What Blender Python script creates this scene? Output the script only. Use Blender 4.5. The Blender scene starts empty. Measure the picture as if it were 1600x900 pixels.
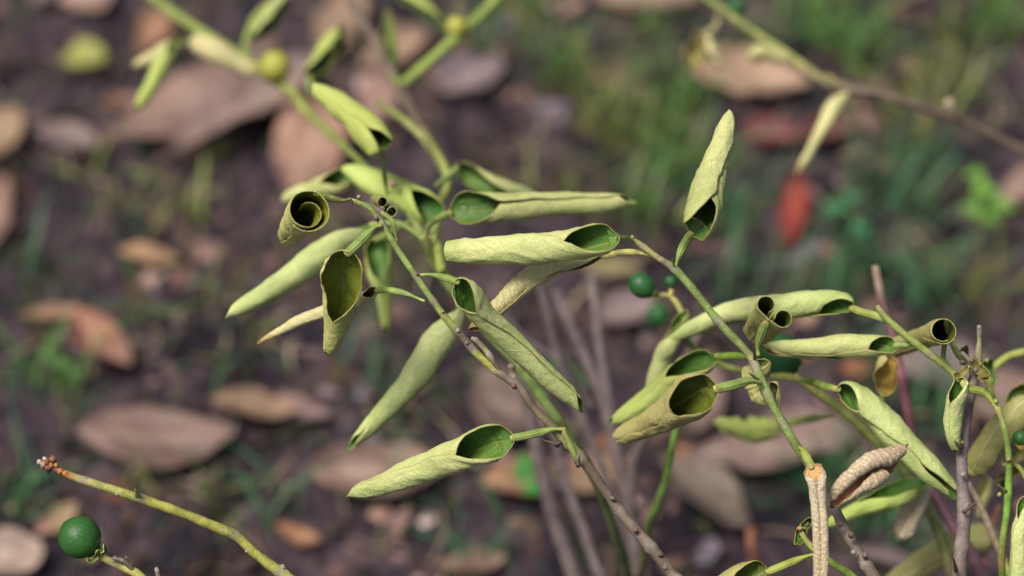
import bpy, math, random
import numpy as np
from mathutils import Vector, noise

# ------------------------------------------------------------------ camera, world, sun, exposure
scene = bpy.context.scene
C = scene.collection
CAM_H, PITCH, FL, SW = 1.10, math.radians(45), 85.0, 36.0
cam = bpy.data.cameras.new('camera'); camo = bpy.data.objects.new('camera', cam); C.objects.link(camo)
cam.lens = FL; cam.sensor_width = SW; cam.clip_start = 0.05; cam.clip_end = 200
camo.location = (0, 0, CAM_H); camo.rotation_euler = (math.pi/2 - PITCH, 0, 0)
cam.dof.use_dof = True; cam.dof.focus_distance = 0.995; cam.dof.aperture_fstop = 3.6; cam.dof.aperture_blades = 9
scene.camera = camo
world = bpy.data.worlds.new('World'); scene.world = world; world.use_nodes = True
SUN_EL, SUN_AZ = math.radians(66), math.radians(245)      # azimuth from +Y, clockwise
wn = world.node_tree.nodes; wl = world.node_tree.links
sky = wn.new('ShaderNodeTexSky'); sky.sky_type = 'NISHITA'; sky.sun_disc = False
sky.sun_elevation = SUN_EL; sky.sun_rotation = SUN_AZ; sky.dust_density = 5.0
bgn = wn['Background']; wl.new(sky.outputs[0], bgn.inputs[0]); bgn.inputs[1].default_value = 0.085
sun = bpy.data.lights.new('sun', 'SUN'); suno = bpy.data.objects.new('sun', sun); C.objects.link(suno)
sun.energy = 3.0; sun.angle = math.radians(20); sun.color = (1.0, 0.95, 0.87)
sdir = Vector((math.sin(SUN_AZ)*math.cos(SUN_EL), math.cos(SUN_AZ)*math.cos(SUN_EL), math.sin(SUN_EL)))
suno.rotation_euler = sdir.to_track_quat('Z', 'Y').to_euler()
scene.view_settings.view_transform = 'Standard'; scene.view_settings.look = 'None'
scene.view_settings.exposure = 0.70; scene.view_settings.gamma = 1.0

rnd = random.Random(7)
RIGHT = np.array([1.0, 0, 0]); UP = np.array([0, math.sin(PITCH), math.cos(PITCH)])
FWD = np.array([0, math.cos(PITCH), -math.sin(PITCH)]); CAM = np.array([0, 0, CAM_H])
K = SW/FL/1600.0
def at(x, y, d): return CAM + d*(FWD + K*(x-800)*RIGHT + K*(450-y)*UP)
def ground_at(x, y, h=0.008):
    r = FWD + K*(x-800)*RIGHT + K*(450-y)*UP
    return CAM + r*((CAM_H-h)/-r[2])

# ------------------------------------------------------------------ object helpers
ORG = {}
def root(name, label, cat, loc, group=None):
    o = bpy.data.objects.new(name, None); C.objects.link(o); o.empty_display_size = 0.02
    o.location = loc; o['label'] = label; o['category'] = cat
    if group: o['group'] = group
    ORG[o.name] = np.array(loc, float); return o
def mk(name, V, F, mats, parent=None, origin=None, mi=None, uv=None, col=None, smooth=True, label=None):
    V = np.asarray(V, float); origin = V[0] if origin is None else np.asarray(origin, float)
    me = bpy.data.meshes.new(name); me.from_pydata((V-origin).tolist(), [], [tuple(int(i) for i in f) for f in F])
    for m in (mats if isinstance(mats, (list, tuple)) else [mats]): me.materials.append(m)
    if mi is not None: me.polygons.foreach_set('material_index', np.asarray(mi, np.int32))
    me.polygons.foreach_set('use_smooth', np.full(len(me.polygons), smooth))
    li = np.zeros(len(me.loops), np.int32); me.loops.foreach_get('vertex_index', li)
    if uv is not None:
        l = me.uv_layers.new(name='UVMap'); l.data.foreach_set('uv', np.asarray(uv, np.float32)[li].ravel())
    if col is not None:
        a = me.color_attributes.new('col', 'FLOAT_COLOR', 'POINT')
        c4 = np.ones((len(V), 4), np.float32); c4[:, :3] = col; a.data.foreach_set('color', c4.ravel())
    me.update()
    o = bpy.data.objects.new(name, me); C.objects.link(o)
    if parent is not None: o.parent = parent; o.location = origin - ORG[parent.name]
    else: o.location = origin
    ORG[o.name] = origin
    if label: o['label'] = label
    return o
def catmull(P, n):
    P = np.asarray(P, float)
    if len(P) == 2: 
        s = np.linspace(0, 1, n)[:, None]; return P[0]*(1-s)+P[1]*s
    Q = np.vstack([2*P[0]-P[1], P, 2*P[-1]-P[-2]])
    seg = np.linalg.norm(np.diff(P[:, :3], axis=0), axis=1)**0.5
    out = []; m = 24
    for i in range(len(P)-1):
        p0, p1, p2, p3 = Q[i:i+4]
        u = np.linspace(0, 1, m, endpoint=False)[:, None]
        out.append(0.5*((2*p1)+(-p0+p2)*u+(2*p0-5*p1+4*p2-p3)*u*u+(-p0+3*p1-3*p2+p3)*u**3))
    out = np.vstack(out+[P[-1:]])
    s = np.r_[0, np.cumsum(np.linalg.norm(np.diff(out[:, :3], axis=0), axis=1))]; s /= s[-1]
    t = np.linspace(0, 1, n)
    return np.stack([np.interp(t, s, out[:, k]) for k in range(out.shape[1])], 1)
def unit(v): return v/np.maximum(np.linalg.norm(v, axis=-1, keepdims=True), 1e-12)
def wavy(seed):
    r = np.random.RandomState(seed); ks = r.uniform(-1, 1, (10, 2)); ph = r.uniform(0, 6.28, 10)
    def f(x, y, s=1.0):
        o = 0
        for i in range(10):
            m = 1+i*0.5
            o = o + np.sin((ks[i, 0]*x+ks[i, 1]*y)*s*m+ph[i])/m
        return o/3.0
    return f

# ------------------------------------------------------------------ materials
def newmat(name):
    m = bpy.data.materials.new(name); m.use_nodes = True
    nt = m.node_tree; b = nt.nodes['Principled BSDF']; return m, nt, b
class G:
    def __init__(s, nt): s.nt = nt
    def n(s, t, **kw):
        x = s.nt.nodes.new(t)
        for k, v in kw.items(): setattr(x, k, v)
        return x
    def l(s, a, b): s.nt.links.new(a, b)
    def math(s, op, a, b=None, c=None, clamp=False):
        x = s.n('ShaderNodeMath', operation=op); x.use_clamp = clamp
        for i, v in enumerate((a, b, c)):
            if v is None: continue
            if isinstance(v, (int, float)): x.inputs[i].default_value = v
            else: s.l(v, x.inputs[i])
        return x.outputs[0]
    def mix(s, f, a, b, mode='MIX'):
        x = s.n('ShaderNodeMix', data_type='RGBA', blend_type=mode)
        for i, v in ((0, f), (6, a), (7, b)):
            if isinstance(v, (int, float)): x.inputs[i].default_value = v
            elif isinstance(v, tuple): x.inputs[i].default_value = (*v, 1)
            else: s.l(v, x.inputs[i])
        return x.outputs[2]
    def noise(s, scale, detail=4, rough=0.6, vec=None, dist=0):
        x = s.n('ShaderNodeTexNoise'); x.inputs['Scale'].default_value = scale
        x.inputs['Detail'].default_value = detail; x.inputs['Roughness'].default_value = rough
        x.inputs['Distortion'].default_value = dist
        if vec is not None: s.l(vec, x.inputs['Vector'])
        return x.outputs[0]
    def ramp(s, f, a, b):
        x = s.n('ShaderNodeMapRange'); x.interpolation_type = 'SMOOTHSTEP'
        s.l(f, x.inputs[0]); x.inputs[1].default_value = a; x.inputs[2].default_value = b; return x.outputs[0]

def leaf_mat(name, c1, c2, vein, rough=0.5, trans=0.3, spot=0.0, edge=(0.35, 0.25, 0.08), bump=0.5, nveins=13, tip=None, fine=(0.5, 0.42, 0.2), marks=(), latc=0.55):
    m, nt, b = newmat(name); g = G(nt)
    uv = g.n('ShaderNodeUVMap'); uv.uv_map = 'UVMap'; sp = g.n('ShaderNodeSeparateXYZ'); g.l(uv.outputs[0], sp.inputs[0])
    tc = g.n('ShaderNodeTexCoord'); obj = tc.outputs['Object']
    oi = g.n('ShaderNodeObjectInfo').outputs['Random']
    t, v = sp.outputs[0], sp.outputs[1]
    av = g.math('ABSOLUTE', g.math('SUBTRACT', g.math('MULTIPLY', v, 2.0), 1.0))
    wob = g.math('MULTIPLY', g.math('SUBTRACT', g.noise(110, 4, vec=obj), 0.5), 1.5)
    x = g.math('ADD', g.math('SUBTRACT', g.math('MULTIPLY', t, float(nveins)), g.math('MULTIPLY', av, 3.0)), wob)
    fr = g.math('ABSOLUTE', g.math('SUBTRACT', g.math('FRACT', x), 0.5))      # 0 at vein
    lat = g.math('SUBTRACT', 1.0, g.ramp(fr, 0.0, 0.07))
    mid = g.math('SUBTRACT', 1.0, g.ramp(av, 0.006, 0.035))
    ve = g.math('MAXIMUM', g.math('MULTIPLY', lat, latc), mid)
    n1 = g.ramp(g.noise(22, 5, 0.65, obj), 0.32, 0.68)
    base = g.mix(n1, c1, c2)
    ret = g.n('ShaderNodeTexVoronoi'); ret.feature = 'DISTANCE_TO_EDGE'; ret.inputs['Scale'].default_value = 650; g.l(obj, ret.inputs['Vector'])
    net = g.math('SUBTRACT', 1.0, g.ramp(ret.outputs['Distance'], 0.0, 0.10))
    base = g.mix(g.math('MULTIPLY', net, 0.12), base, tuple(k*0.6 for k in c1))
    mot = g.noise(260, 4, 0.7, obj)
    base = g.mix(g.math('MULTIPLY', g.ramp(mot, 0.52, 0.72), 0.35), base, fine)
    if tip: base = g.mix(g.math('MULTIPLY', g.ramp(g.math('ADD', t, g.math('MULTIPLY', g.math('SUBTRACT', n1, 0.5), 0.12)), 0.88, 1.0), 0.8), base, tip)
    base = g.mix(g.math('MULTIPLY', g.ramp(av, 0.955, 1.0), 0.55), base, edge)
    base = g.mix(g.math('MULTIPLY', ve, 0.6), base, vein)
    for (mt, mv, mr, mc) in marks:
        dx = g.math('SUBTRACT', t, mt); dy = g.math('MULTIPLY', g.math('SUBTRACT', v, mv), 1.1)
        dd = g.math('SQRT', g.math('ADD', g.math('MULTIPLY', dx, dx), g.math('MULTIPLY', dy, dy)))
        dd = g.math('ADD', dd, g.math('MULTIPLY', g.math('SUBTRACT', g.noise(420, 3, vec=obj), 0.5), mr*0.9))
        base = g.mix(g.math('SUBTRACT', 1.0, g.ramp(dd, mr, mr*1.12)), base, (0.07, 0.03, 0.015))
        base = g.mix(g.math('SUBTRACT', 1.0, g.ramp(dd, mr*0.75, mr*0.9)), base, g.mix(g.ramp(g.noise(500, 3, vec=obj), .4, .6), mc, tuple(k*0.45 for k in mc)))
    if spot > 0:
        vo = g.n('ShaderNodeTexVoronoi'); vo.inputs['Scale'].default_value = 55; g.l(obj, vo.inputs['Vector'])
        sm = g.math('MULTIPLY', g.math('SUBTRACT', 1.0, g.ramp(vo.outputs['Distance'], 0.06, 0.17)), g.ramp(g.noise(30, 2, vec=obj), 0.5, 0.6))
        base = g.mix(g.math('MULTIPLY', sm, spot), base, (0.16, 0.09, 0.04))
    hs = g.n('ShaderNodeHueSaturation'); g.l(base, hs.inputs['Color'])
    g.l(g.math('MULTIPLY_ADD', oi, 0.02, 0.49), hs.inputs['Hue']); g.l(g.math('MULTIPLY_ADD', oi, 0.22, 0.89), hs.inputs['Value'])
    colr = hs.outputs[0]
    g.l(colr, b.inputs['Base Color']); b.inputs['Roughness'].default_value = rough
    b.inputs['Specular IOR Level'].default_value = 0.35
    hgt = g.math('ADD', g.math('ADD', g.math('MULTIPLY', lat, min(0.5, latc*1.6)), mid), g.math('ADD', g.math('MULTIPLY', mot, 0.9), g.math('MULTIPLY', net, -0.35)))
    bp = g.n('ShaderNodeBump'); bp.inputs['Strength'].default_value = bump; bp.inputs['Distance'].default_value = 0.0011
    g.l(hgt, bp.inputs['Height']); g.l(bp.outputs[0], b.inputs['Normal'])
    tr = g.n('ShaderNodeBsdfTranslucent'); g.l(colr, tr.inputs[0]); g.l(bp.outputs[0], tr.inputs['Normal'])
    mx = g.n('ShaderNodeMixShader'); mx.inputs[0].default_value = trans
    g.l(b.outputs[0], mx.inputs[1]); g.l(tr.outputs[0], mx.inputs[2])
    g.l(mx.outputs[0], nt.nodes['Material Output'].inputs[0]); return m
def pair(name, under, under2, upper, upper2, **kw):
    ut = kw.pop('utrans', 0.07); vein = kw.pop('vein', (0.64, 0.66, 0.36)); uvn = kw.pop('uvein', (0.24, 0.28, 0.05))
    return [leaf_mat(name+'_upper', upper, upper2, uvn, rough=0.42, trans=ut, fine=upper2, bump=0.35, latc=0.22, spot=kw.get('spot', 0), tip=kw.get('tip'), marks=kw.get('marks', ())),
            leaf_mat(name+'_under', under, under2, vein, rough=0.6, trans=0.14, **{k: v for k, v in kw.items() if k != 'marks'})]
ML = {
 'fresh': pair('fresh_leaf', (0.295, 0.365, 0.105), (0.53, 0.55, 0.225), (0.035, 0.105, 0.015), (0.09, 0.18, 0.026), fine=(0.27, 0.31, 0.07), spot=0.35),
 'spotted': pair('spotted_leaf', (0.36, 0.37, 0.10), (0.46, 0.44, 0.16), (0.07, 0.10, 0.010), (0.15, 0.16, 0.018), fine=(0.30, 0.28, 0.07), utrans=0.05, marks=((0.17, 0.74, 0.055, (0.30, 0.19, 0.16)),)),
 'scorched': pair('scorched_leaf', (0.36, 0.37, 0.10), (0.46, 0.44, 0.16), (0.09, 0.11, 0.012), (0.19, 0.19, 0.02), fine=(0.30, 0.28, 0.07), utrans=0.02, marks=((0.0, 0.68, 0.085, (0.42, 0.22, 0.13)),)),
 'lime': pair('lime_leaf', (0.36, 0.45, 0.09), (0.45, 0.52, 0.14), (0.03, 0.10, 0.015), (0.07, 0.15, 0.02), fine=(0.33, 0.42, 0.08)),
 'olive': pair('olive_leaf', (0.30, 0.30, 0.085), (0.44, 0.41, 0.15), (0.05, 0.085, 0.010), (0.11, 0.14, 0.018), spot=0.5, fine=(0.33, 0.30, 0.08)),
 'cream': pair('cream_leaf', (0.48, 0.47, 0.18), (0.58, 0.52, 0.26), (0.10, 0.12, 0.02), (0.2, 0.16, 0.04), tip=(0.30, 0.16, 0.06), bump=0.6, nveins=17, latc=0.35, vein=(0.36, 0.33, 0.12)),
 'dry': pair('dry_leaf', (0.54, 0.42, 0.25), (0.68, 0.57, 0.38), (0.36, 0.19, 0.07), (0.48, 0.28, 0.11), vein=(0.36, 0.25, 0.13), uvein=(0.25, 0.14, 0.06), bump=0.8, nveins=24, latc=0.30, fine=(0.52, 0.40, 0.24)),
 'yellow': pair('yellow_leaf', (0.50, 0.42, 0.15), (0.60, 0.52, 0.22), (0.35, 0.2, 0.04), (0.42, 0.30, 0.06), bump=0.5),
}
def attr_mat(name, rough=0.6, scale=300, amount=0.35, bump=0.3, dark=(0.07, 0.05, 0.04), spec=0.3):
    m, nt, b = newmat(name); g = G(nt)
    a = g.n('ShaderNodeAttribute'); a.attribute_name = 'col'
    obj = g.n('ShaderNodeTexCoord').outputs['Object']
    n = g.noise(scale, 5, 0.65, obj); n2 = g.noise(scale*0.2, 3, 0.5, obj)
    c = g.mix(g.math('MULTIPLY', g.ramp(n, 0.5, 0.75), amount), a.outputs['Color'], dark)
    c = g.mix(g.ramp(n2, 0.35, 0.65), c, g.mix(1.0, c, (0.62, 0.62, 0.62), 'MULTIPLY'))
    n3 = g.noise(scale*2.6, 3, 0.6, obj)
    c = g.mix(g.math('MULTIPLY', g.ramp(n3, 0.52, 0.72), amount*1.1), c, g.mix(1.0, c, (1.9, 1.8, 1.7), 'MULTIPLY'))
    g.l(c, b.inputs['Base Color']); b.inputs['Roughness'].default_value = rough; b.inputs['Specular IOR Level'].default_value = spec
    bp = g.n('ShaderNodeBump'); bp.inputs['Strength'].default_value = bump; bp.inputs['Distance'].default_value = 0.0005
    g.l(n, bp.inputs['Height']); g.l(bp.outputs[0], b.inputs['Normal']); return m
M_STEM = attr_mat('stem_bark', 0.65, 600, 0.65, 1.0)
M_PET = attr_mat('petiole_skin', 0.5, 900, 0.2, 0.3, dark=(0.22, 0.26, 0.05))
M_CHIP = attr_mat('soil_litter', 0.8, 200, 0.4, 0.5, dark=(0.05, 0.035, 0.03), spec=0.2)
M_FALL = attr_mat('fallen_leaf_skin', 0.6, 90, 0.5, 0.5, dark=(0.11, 0.07, 0.055), spec=0.35)
M_GRASS = attr_mat('grass_blade', 0.5, 60, 0.2, 0.1, dark=(0.08, 0.08, 0.02))
def fruit_mat(name, c1, c2):
    m, nt, b = newmat(name); g = G(nt); obj = g.n('ShaderNodeTexCoord').outputs['Object']
    n = g.noise(60, 3, 0.5, obj)
    vo = g.n('ShaderNodeTexVoronoi'); vo.inputs['Scale'].default_value = 900; g.l(obj, vo.inputs['Vector'])
    c = g.mix(g.ramp(n, 0.3, 0.7), c1, c2)
    c = g.mix(g.math('MULTIPLY', g.math('SUBTRACT', 1.0, g.ramp(vo.outputs['Distance'], 0.1, 0.45)), 0.3), c, tuple(min(1, k*2.2+0.02) for k in c2))
    sp = g.ramp(g.noise(170, 3, 0.6, obj), 0.64, 0.70)
    c = g.mix(g.math('MULTIPLY', sp, 0.6), c, (0.35, 0.22, 0.08))
    g.l(c, b.inputs['Base Color']); b.inputs['Roughness'].default_value = 0.5; b.inputs['Specular IOR Level'].default_value = 0.35
    bp = g.n('ShaderNodeBump'); bp.inputs['Strength'].default_value = 0.16; bp.inputs['Distance'].default_value = 0.0004
    g.l(vo.outputs['Distance'], bp.inputs['Height']); g.l(bp.outputs[0], b.inputs['Normal']); return m
M_FRUIT = fruit_mat('green_fruit_skin', (0.012, 0.060, 0.010), (0.024, 0.095, 0.014))
M_FRUIT2 = fruit_mat('bluish_fruit_skin', (0.010, 0.060, 0.014), (0.016, 0.085, 0.018))
M_FRUITY = fruit_mat('yellow_fruit_skin', (0.22, 0.23, 0.035), (0.32, 0.30, 0.05))

def soil_mat():
    m, nt, b = newmat('soil'); g = G(nt); obj = g.n('ShaderNodeTexCoord').outputs['Object']
    a = g.noise(14, 6, 0.65, obj, 0.4); c = g.noise(45, 6, 0.7, obj); d = g.noise(150, 5, 0.7, obj); e = g.noise(6, 4, 0.6, obj)
    k = g.mix(g.ramp(a, 0.36, 0.64), (0.010, 0.008, 0.015), (0.052, 0.036, 0.043))
    k = g.mix(g.math('MULTIPLY', g.ramp(c, 0.5, 0.66), 0.75), k, (0.11, 0.075, 0.075))
    k = g.mix(g.math('MULTIPLY', g.ramp(c, 0.48, 0.32), 0.8), k, (0.018, 0.012, 0.02))
    k = g.mix(g.math('MULTIPLY', g.ramp(e, 0.55, 0.7), 0.5), k, (0.05, 0.055, 0.02))
    k = g.mix(g.math('MULTIPLY', g.ramp(e, 0.48, 0.36), 0.6), k, (0.016, 0.012, 0.018))
    k = g.mix(g.math('MULTIPLY', g.ramp(d, 0.6, 0.7), 0.4), k, (0.24, 0.18, 0.15))
    g.l(k, b.inputs['Base Color']); b.inputs['Roughness'].default_value = 0.95; b.inputs['Specular IOR Level'].default_value = 0.15
    bp = g.n('ShaderNodeBump'); bp.inputs['Strength'].default_value = 0.9; bp.inputs['Distance'].default_value = 0.006
    g.l(g.math('ADD', c, g.math('MULTIPLY', d, 0.5)), bp.inputs['Height']); g.l(bp.outputs[0], b.inputs['Normal']); return m

# ------------------------------------------------------------------ ground
def hgt(x, y):
    return 0.012*noise.noise(Vector((x*6, y*6, 0.3))) + 0.012*noise.noise(Vector((x*22, y*22, 1.7))) + 0.004*noise.noise(Vector((x*60, y*60, 4.1)))
def build_ground():
    a = np.linspace(-0.55, 0.55, 190); ext = np.array([0.62, 0.75, 1, 1.5, 2.5, 5, 10, 20, 40])
    xs = np.r_[-ext[::-1], a, ext]; ys = np.r_[1.1-ext[::-1], 1.1+a, 1.1+ext]
    V = [(x, y, hgt(x, y)) for y in ys for x in xs]; nx = len(xs); F = []
    for j in range(len(ys)-1):
        for i in range(nx-1):
            k = j*nx+i; F.append((k, k+1, k+nx+1, k+nx))
    o = mk('ground', V, F, soil_mat(), origin=(0, 0, 0)); o['kind'] = 'structure'; return o
build_ground()

# ------------------------------------------------------------------ plant builders
def tube(P, R, ns=12, flat=None, nrm=None):
    """swept tube with closed ends; P (n,3), R (n,)"""
    n = len(P); T = unit(np.gradient(P, axis=0)); ref = np.array([0.13, -0.6, 0.78]) if nrm is None else nrm
    N = unit(ref - (T@ref)[:, None]*T); B = np.cross(T, N)
    a = np.linspace(0, 2*np.pi, ns, endpoint=False)
    ra = np.ones((n, 1)) if flat is None else np.asarray(flat)[:, None]
    V = P[:, None, :] + (R[:, None]*ra*np.cos(a)[None])[:, :, None]*N[:, None, :] + (R[:, None]*np.sin(a)[None])[:, :, None]*B[:, None, :]
    V = V.reshape(-1, 3); F = []
    for i in range(n-1):
        for j in range(ns):
            k = (j+1) % ns; F.append((i*ns+j, i*ns+k, (i+1)*ns+k, (i+1)*ns+j))
    F.append(tuple(range(ns))[::-1]); F.append(tuple((n-1)*ns+j for j in range(ns)))
    return V, F
GREEN = (0.20, 0.27, 0.07); YG = (0.25, 0.285, 0.06); BARK = (0.125, 0.085, 0.058); GREY = (0.165, 0.125, 0.095); TAN = (0.36, 0.27, 0.18)
BROWN = (0.16, 0.09, 0.06); RED = (0.17, 0.07, 0.08); PALE = (0.30, 0.26, 0.21); YEL = (0.36, 0.33, 0.10)
SEED = [100]
def stem(parent, pts, cols, name='stem', ground=None, nodes=(), n=None, ns=12, label=None, rough=0.08):
    """pts (px,py,depth,radius px); ground=(dx,dy) carries the last point down into the soil"""
    SEED[0] += 1; f = wavy(SEED[0])
    W = [np.r_[at(x, y, d), r*K*d] for x, y, d, r in pts]
    npix = len(W)
    if ground is not None:
        p = W[-1]; g = np.array([p[0]+ground[0], p[1]+ground[1], -0.012])
        for s in (0.35, 0.7, 1.0):
            q = p[:3]*(1-s)+g*s; q[0] += 0.010*math.sin(3.1*s)*(1 if ground[0] > 0 else -1)
            W.append(np.r_[q, p[3]*(1+0.35*s)])
    W = np.array(W); L = np.linalg.norm(np.diff(W[:, :3], axis=0), axis=1).sum()
    n = n or int(max(14, min(150, L/0.0022)))
    Q = catmull(W, n); R = Q[:, 3].copy(); t = np.linspace(0, 1, n)
    R *= 1+rough*f(t*L*300, 0*t)
    ct = np.array([c[0] for c in cols]); cc = np.array([c[1] for c in cols])
    # colour positions are given on the visible (pixel) stretch
    seg = np.r_[0, np.cumsum(np.linalg.norm(np.diff(W[:, :3], axis=0), axis=1))]; tv = seg[npix-1]/seg[-1]
    col = np.stack([np.interp(t/tv, ct, cc[:, k]) for k in range(3)], 1)
    for (tn, amp) in nodes:
        d = np.exp(-(((t/tv)-tn)*L*tv/0.0016)**2); R *= 1+amp*d
        col = col*(1-0.8*d[:, None])+np.array(PALE)*0.75*0.8*d[:, None]
    V, F = tube(Q[:, :3], R, ns)
    ang = np.tile(np.arange(ns), n); V = V + 0
    jit = 1+rough*f(np.repeat(t, ns)*L*700, ang*1.3)
    ctr = np.repeat(Q[:, :3], ns, axis=0); V = ctr+(V-ctr)*jit[:, None]
    return mk(name, V, F, M_STEM, parent, origin=Q[0, :3], col=np.repeat(col, ns, axis=0), label=label)
def spike(parent, a, b, r, col=BARK, name='thorn'):
    a = (a[0], a[1], a[2]+0.004); P = catmull([at(*a), at(*b)], 6); R = np.linspace(r, 0.12*r, 6)*K*a[2]
    V, F = tube(P, R, 7); return mk(name, V, F, M_STEM, parent, col=np.tile(col, (len(V), 1)))
def bud(parent, x, y, d, r, col=PALE, name='bud'):
    """knobbly little bud / leaf scar: squashed lumpy ball"""
    SEED[0] += 1; f = wavy(SEED[0]); V = []; F = []; r *= 0.85; c = at(x, y, d+0.0042); nu, nv = 12, 8
    for i in range(nv):
        th = math.pi*i/(nv-1)
        for j in range(nu):
            ph = 2*math.pi*j/nu; rr = r*K*d*(1+0.38*float(f(3.3*i, 2*math.sin(ph)*4))+0.2*float(f(9*math.cos(ph), 5*i)))
            V.append(c+rr*np.array([math.sin(th)*math.cos(ph), math.sin(th)*math.sin(ph)*0.9, math.cos(th)*1.15]))
    for i in range(nv-1):
        for j in range(nu): k = (j+1) % nu; F.append((i*nu+j, i*nu+k, (i+1)*nu+k, (i+1)*nu+j))
    return mk(name, V, F, M_STEM, parent, origin=c, col=np.tile(col, (len(V), 1)))
def prof(spec, t, k=9):
    xs = [s[0] for s in spec]; out = []
    for c in range(1, len(spec[0])):
        y = np.interp(np.linspace(-0.12, 1.12, 311), xs, [s[c] for s in spec])
        w = np.hanning(k*2+3); w /= w.sum(); y = np.convolve(np.pad(y, k+1, 'edge'), w, 'valid')
        out.append(np.interp(t, np.linspace(-0.12, 1.12, 311), y))
    return out
def rleaf(parent, pts, R, phi=((0, 0), (1, 0)), th=((0, 60, 60), (0.2, 110, 110), (0.4, 195, 175), (1, 200, 180)),
          mat='fresh', k=(0.0, 0.25), mode='S', p=1.06, flat=((0, 1.0), (1, 1.0)), tipr=0.45, t0=0.14, ta=0.07, wr=0.02, nw=14, seed=1, petiole=None,
          pr=4.0, pcol=GREEN, nt=None, nv=None, thick=0.00028, label=None, rag=0.0, crk=None, name='leaf', holes=()):
    """rolled leaf blade: pts = centreline of the roll (px,py,depth) from leaf base to tip, R = roll radius (px),
       phi = direction the open side faces (deg, 0 = to the viewer side), th = curl of either half (deg)"""
    f = wavy(seed*13+5); dm = np.mean([q[2] for q in pts]); nt = nt or 70; nv = nv or 56
    s = np.linspace(0, 1, nt); t = s-0.10*np.sin(2*np.pi*s)*0.9           # denser at the ends
    P0 = catmull([at(*q) for q in pts], 400); L = np.linalg.norm(np.diff(P0, axis=0), axis=1).sum()
    A = np.stack([np.interp(t, np.linspace(0, 1, 400), P0[:, c]) for c in range(3)], 1)
    Td = unit(np.gradient(P0, axis=0)); T = unit(np.stack([np.interp(t, np.linspace(0, 1, 400), Td[:, c]) for c in range(3)], 1))
    if mode == 'S' and nt > 30:                       # slight bends of the whole roll
        wob = np.stack([f(t*5, 0*t+q*2.0) for q in range(3)], 1)*np.sin(np.pi*t)[:, None]; A = A+wob*K*dm*4.0
    Rr, = prof(R, t); Rr = Rr*K*dm*(0.93-0.12*t*(mode == 'S'))*(1+0.11*f(t*7, 0*t+9))*(1-(1-tipr)*np.clip((t-0.86)/0.14, 0, 1)**1.6*(ta > 0))
    squash = 1.0+0.14*f(t*3, 0*t+4)
    if t0 > 0: x = np.clip(t/t0, 0, 1); Rr = Rr*np.sqrt(np.maximum(0.0016, 1-(1-x)**2))
    ph, = prof(phi, t); ph = np.radians(ph); tl, tr_ = prof(th, t, 5); x = np.clip((tr_-150)/22, 0, 1); tr_ = tr_+26*x*x*(3-2*x)*(mode == 'S')
    if ta > 0: x = np.clip((1-t)/ta, 0, 1)**0.62; tl = tl*x+6*(1-x); tr_ = tr_*np.clip((1-t)/(ta*1.5), 0, 1)**0.62+6*(1-x)
    c = unit(CAM[None]-A); c = unit(c-(c*T).sum(1, keepdims=True)*T); e = np.cross(T, c)
    n = np.cos(ph)[:, None]*c+np.sin(ph)[:, None]*e; b = np.cross(T, n)
    v = np.linspace(-1, 1, nv); q = np.abs(v)
    Th = np.where(v[None] < 0, np.radians(tl)[:, None], np.radians(tr_)[:, None])
    edge = 1+0.09*f(t[:, None]*10, np.sign(v)[None]*3)*q[None]**2+rag*f(t[:, None]*45, np.sign(v)[None]*7)*q[None]**4
    Th = Th*edge; sg = np.sign(v)[None]
    if mode == 'S':
        th_ = Th*q[None]; kk = np.where(v < 0, k[0], k[1])[None]
        rr = Rr[:, None]*(1-kk*np.maximum(0, th_-1.0)/np.pi); rr = np.maximum(rr, 0.12*Rr[:, None])
        X = -rr*np.cos(th_)*squash[:, None]; Y = sg*rr*np.sin(th_)
    else:
        m = 140; qq = np.linspace(0, 1, m); X = np.zeros((nt, nv)); Y = np.zeros((nt, nv)); fl, = prof(flat, t)
        for i in range(nt):
            for j in (0, nv-1):
                T_ = Th[i, j]; wd = fl[i]+T_; f0 = fl[i]/wd
                hh = T_*(np.clip((qq-f0)/(1-f0), 0, 1)**p); hh = hh+0.12*np.minimum(qq/f0, 1)
                sx, sy = np.sin(hh), np.cos(hh)
                cx = np.r_[0, np.cumsum(sx[:-1]+sx[1:])/2/(m-1)]*wd*Rr[i]
                cy = np.r_[0, np.cumsum(sy[:-1]+sy[1:])/2/(m-1)]*wd*Rr[i]
                sel = v < 0 if j == 0 else v >= 0
                X[i, sel] = np.interp(q[sel], qq, cx)-0.6*Rr[i]; Y[i, sel] = (-1 if j == 0 else 1)*np.interp(q[sel], qq, cy)
    P = A[:, None, :]+X[:, :, None]*n[:, None, :]+Y[:, :, None]*b[:, None, :]
    du = np.gradient(P, axis=0); dv = np.gradient(P, axis=1); N = unit(np.cross(dv, du))
    ref = n[nt//2]; 
    if (N[nt//2, nv//2]*ref).sum() < 0: N = -N
    tt, vv = np.meshgrid(t, v, indexing='ij')
    wv = np.sin(2*np.pi*(tt*nw-1.1*np.abs(vv)+(0.22 if mat == 'cream' else 0.33 if mat == 'dry' else 0.5)*f(tt*7, vv*3)))*np.clip(0.55+0.7*f(tt*11, vv*6), 0.1, 1.3)
    disp = Rr[:, None]*(wr*wv+0.13*f(tt*7, vv*4)-0.10*np.maximum(0, 0.25-np.abs(f(tt*9+3, vv*7)))*3+0.05*f(tt*17, vv*8)+0.02*f(tt*40, vv*16)) * np.clip(t/0.05, 0.15, 1)[:, None]
    disp = disp+Rr[:, None]*0.05*np.exp(-(vv/0.03)**2)*-1.0
    crk = (0.055 if mat == 'dry' else 0.03 if mat == 'cream' else 0.012) if crk is None else crk
    disp = disp+Rr[:, None]*crk*(f(tt*55, vv*20+np.sin(tt*30))+1.2*np.abs(f(tt*28+5, vv*12)))
    P = P+N*disp[:, :, None]
    Q = P-N*thick
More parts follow.
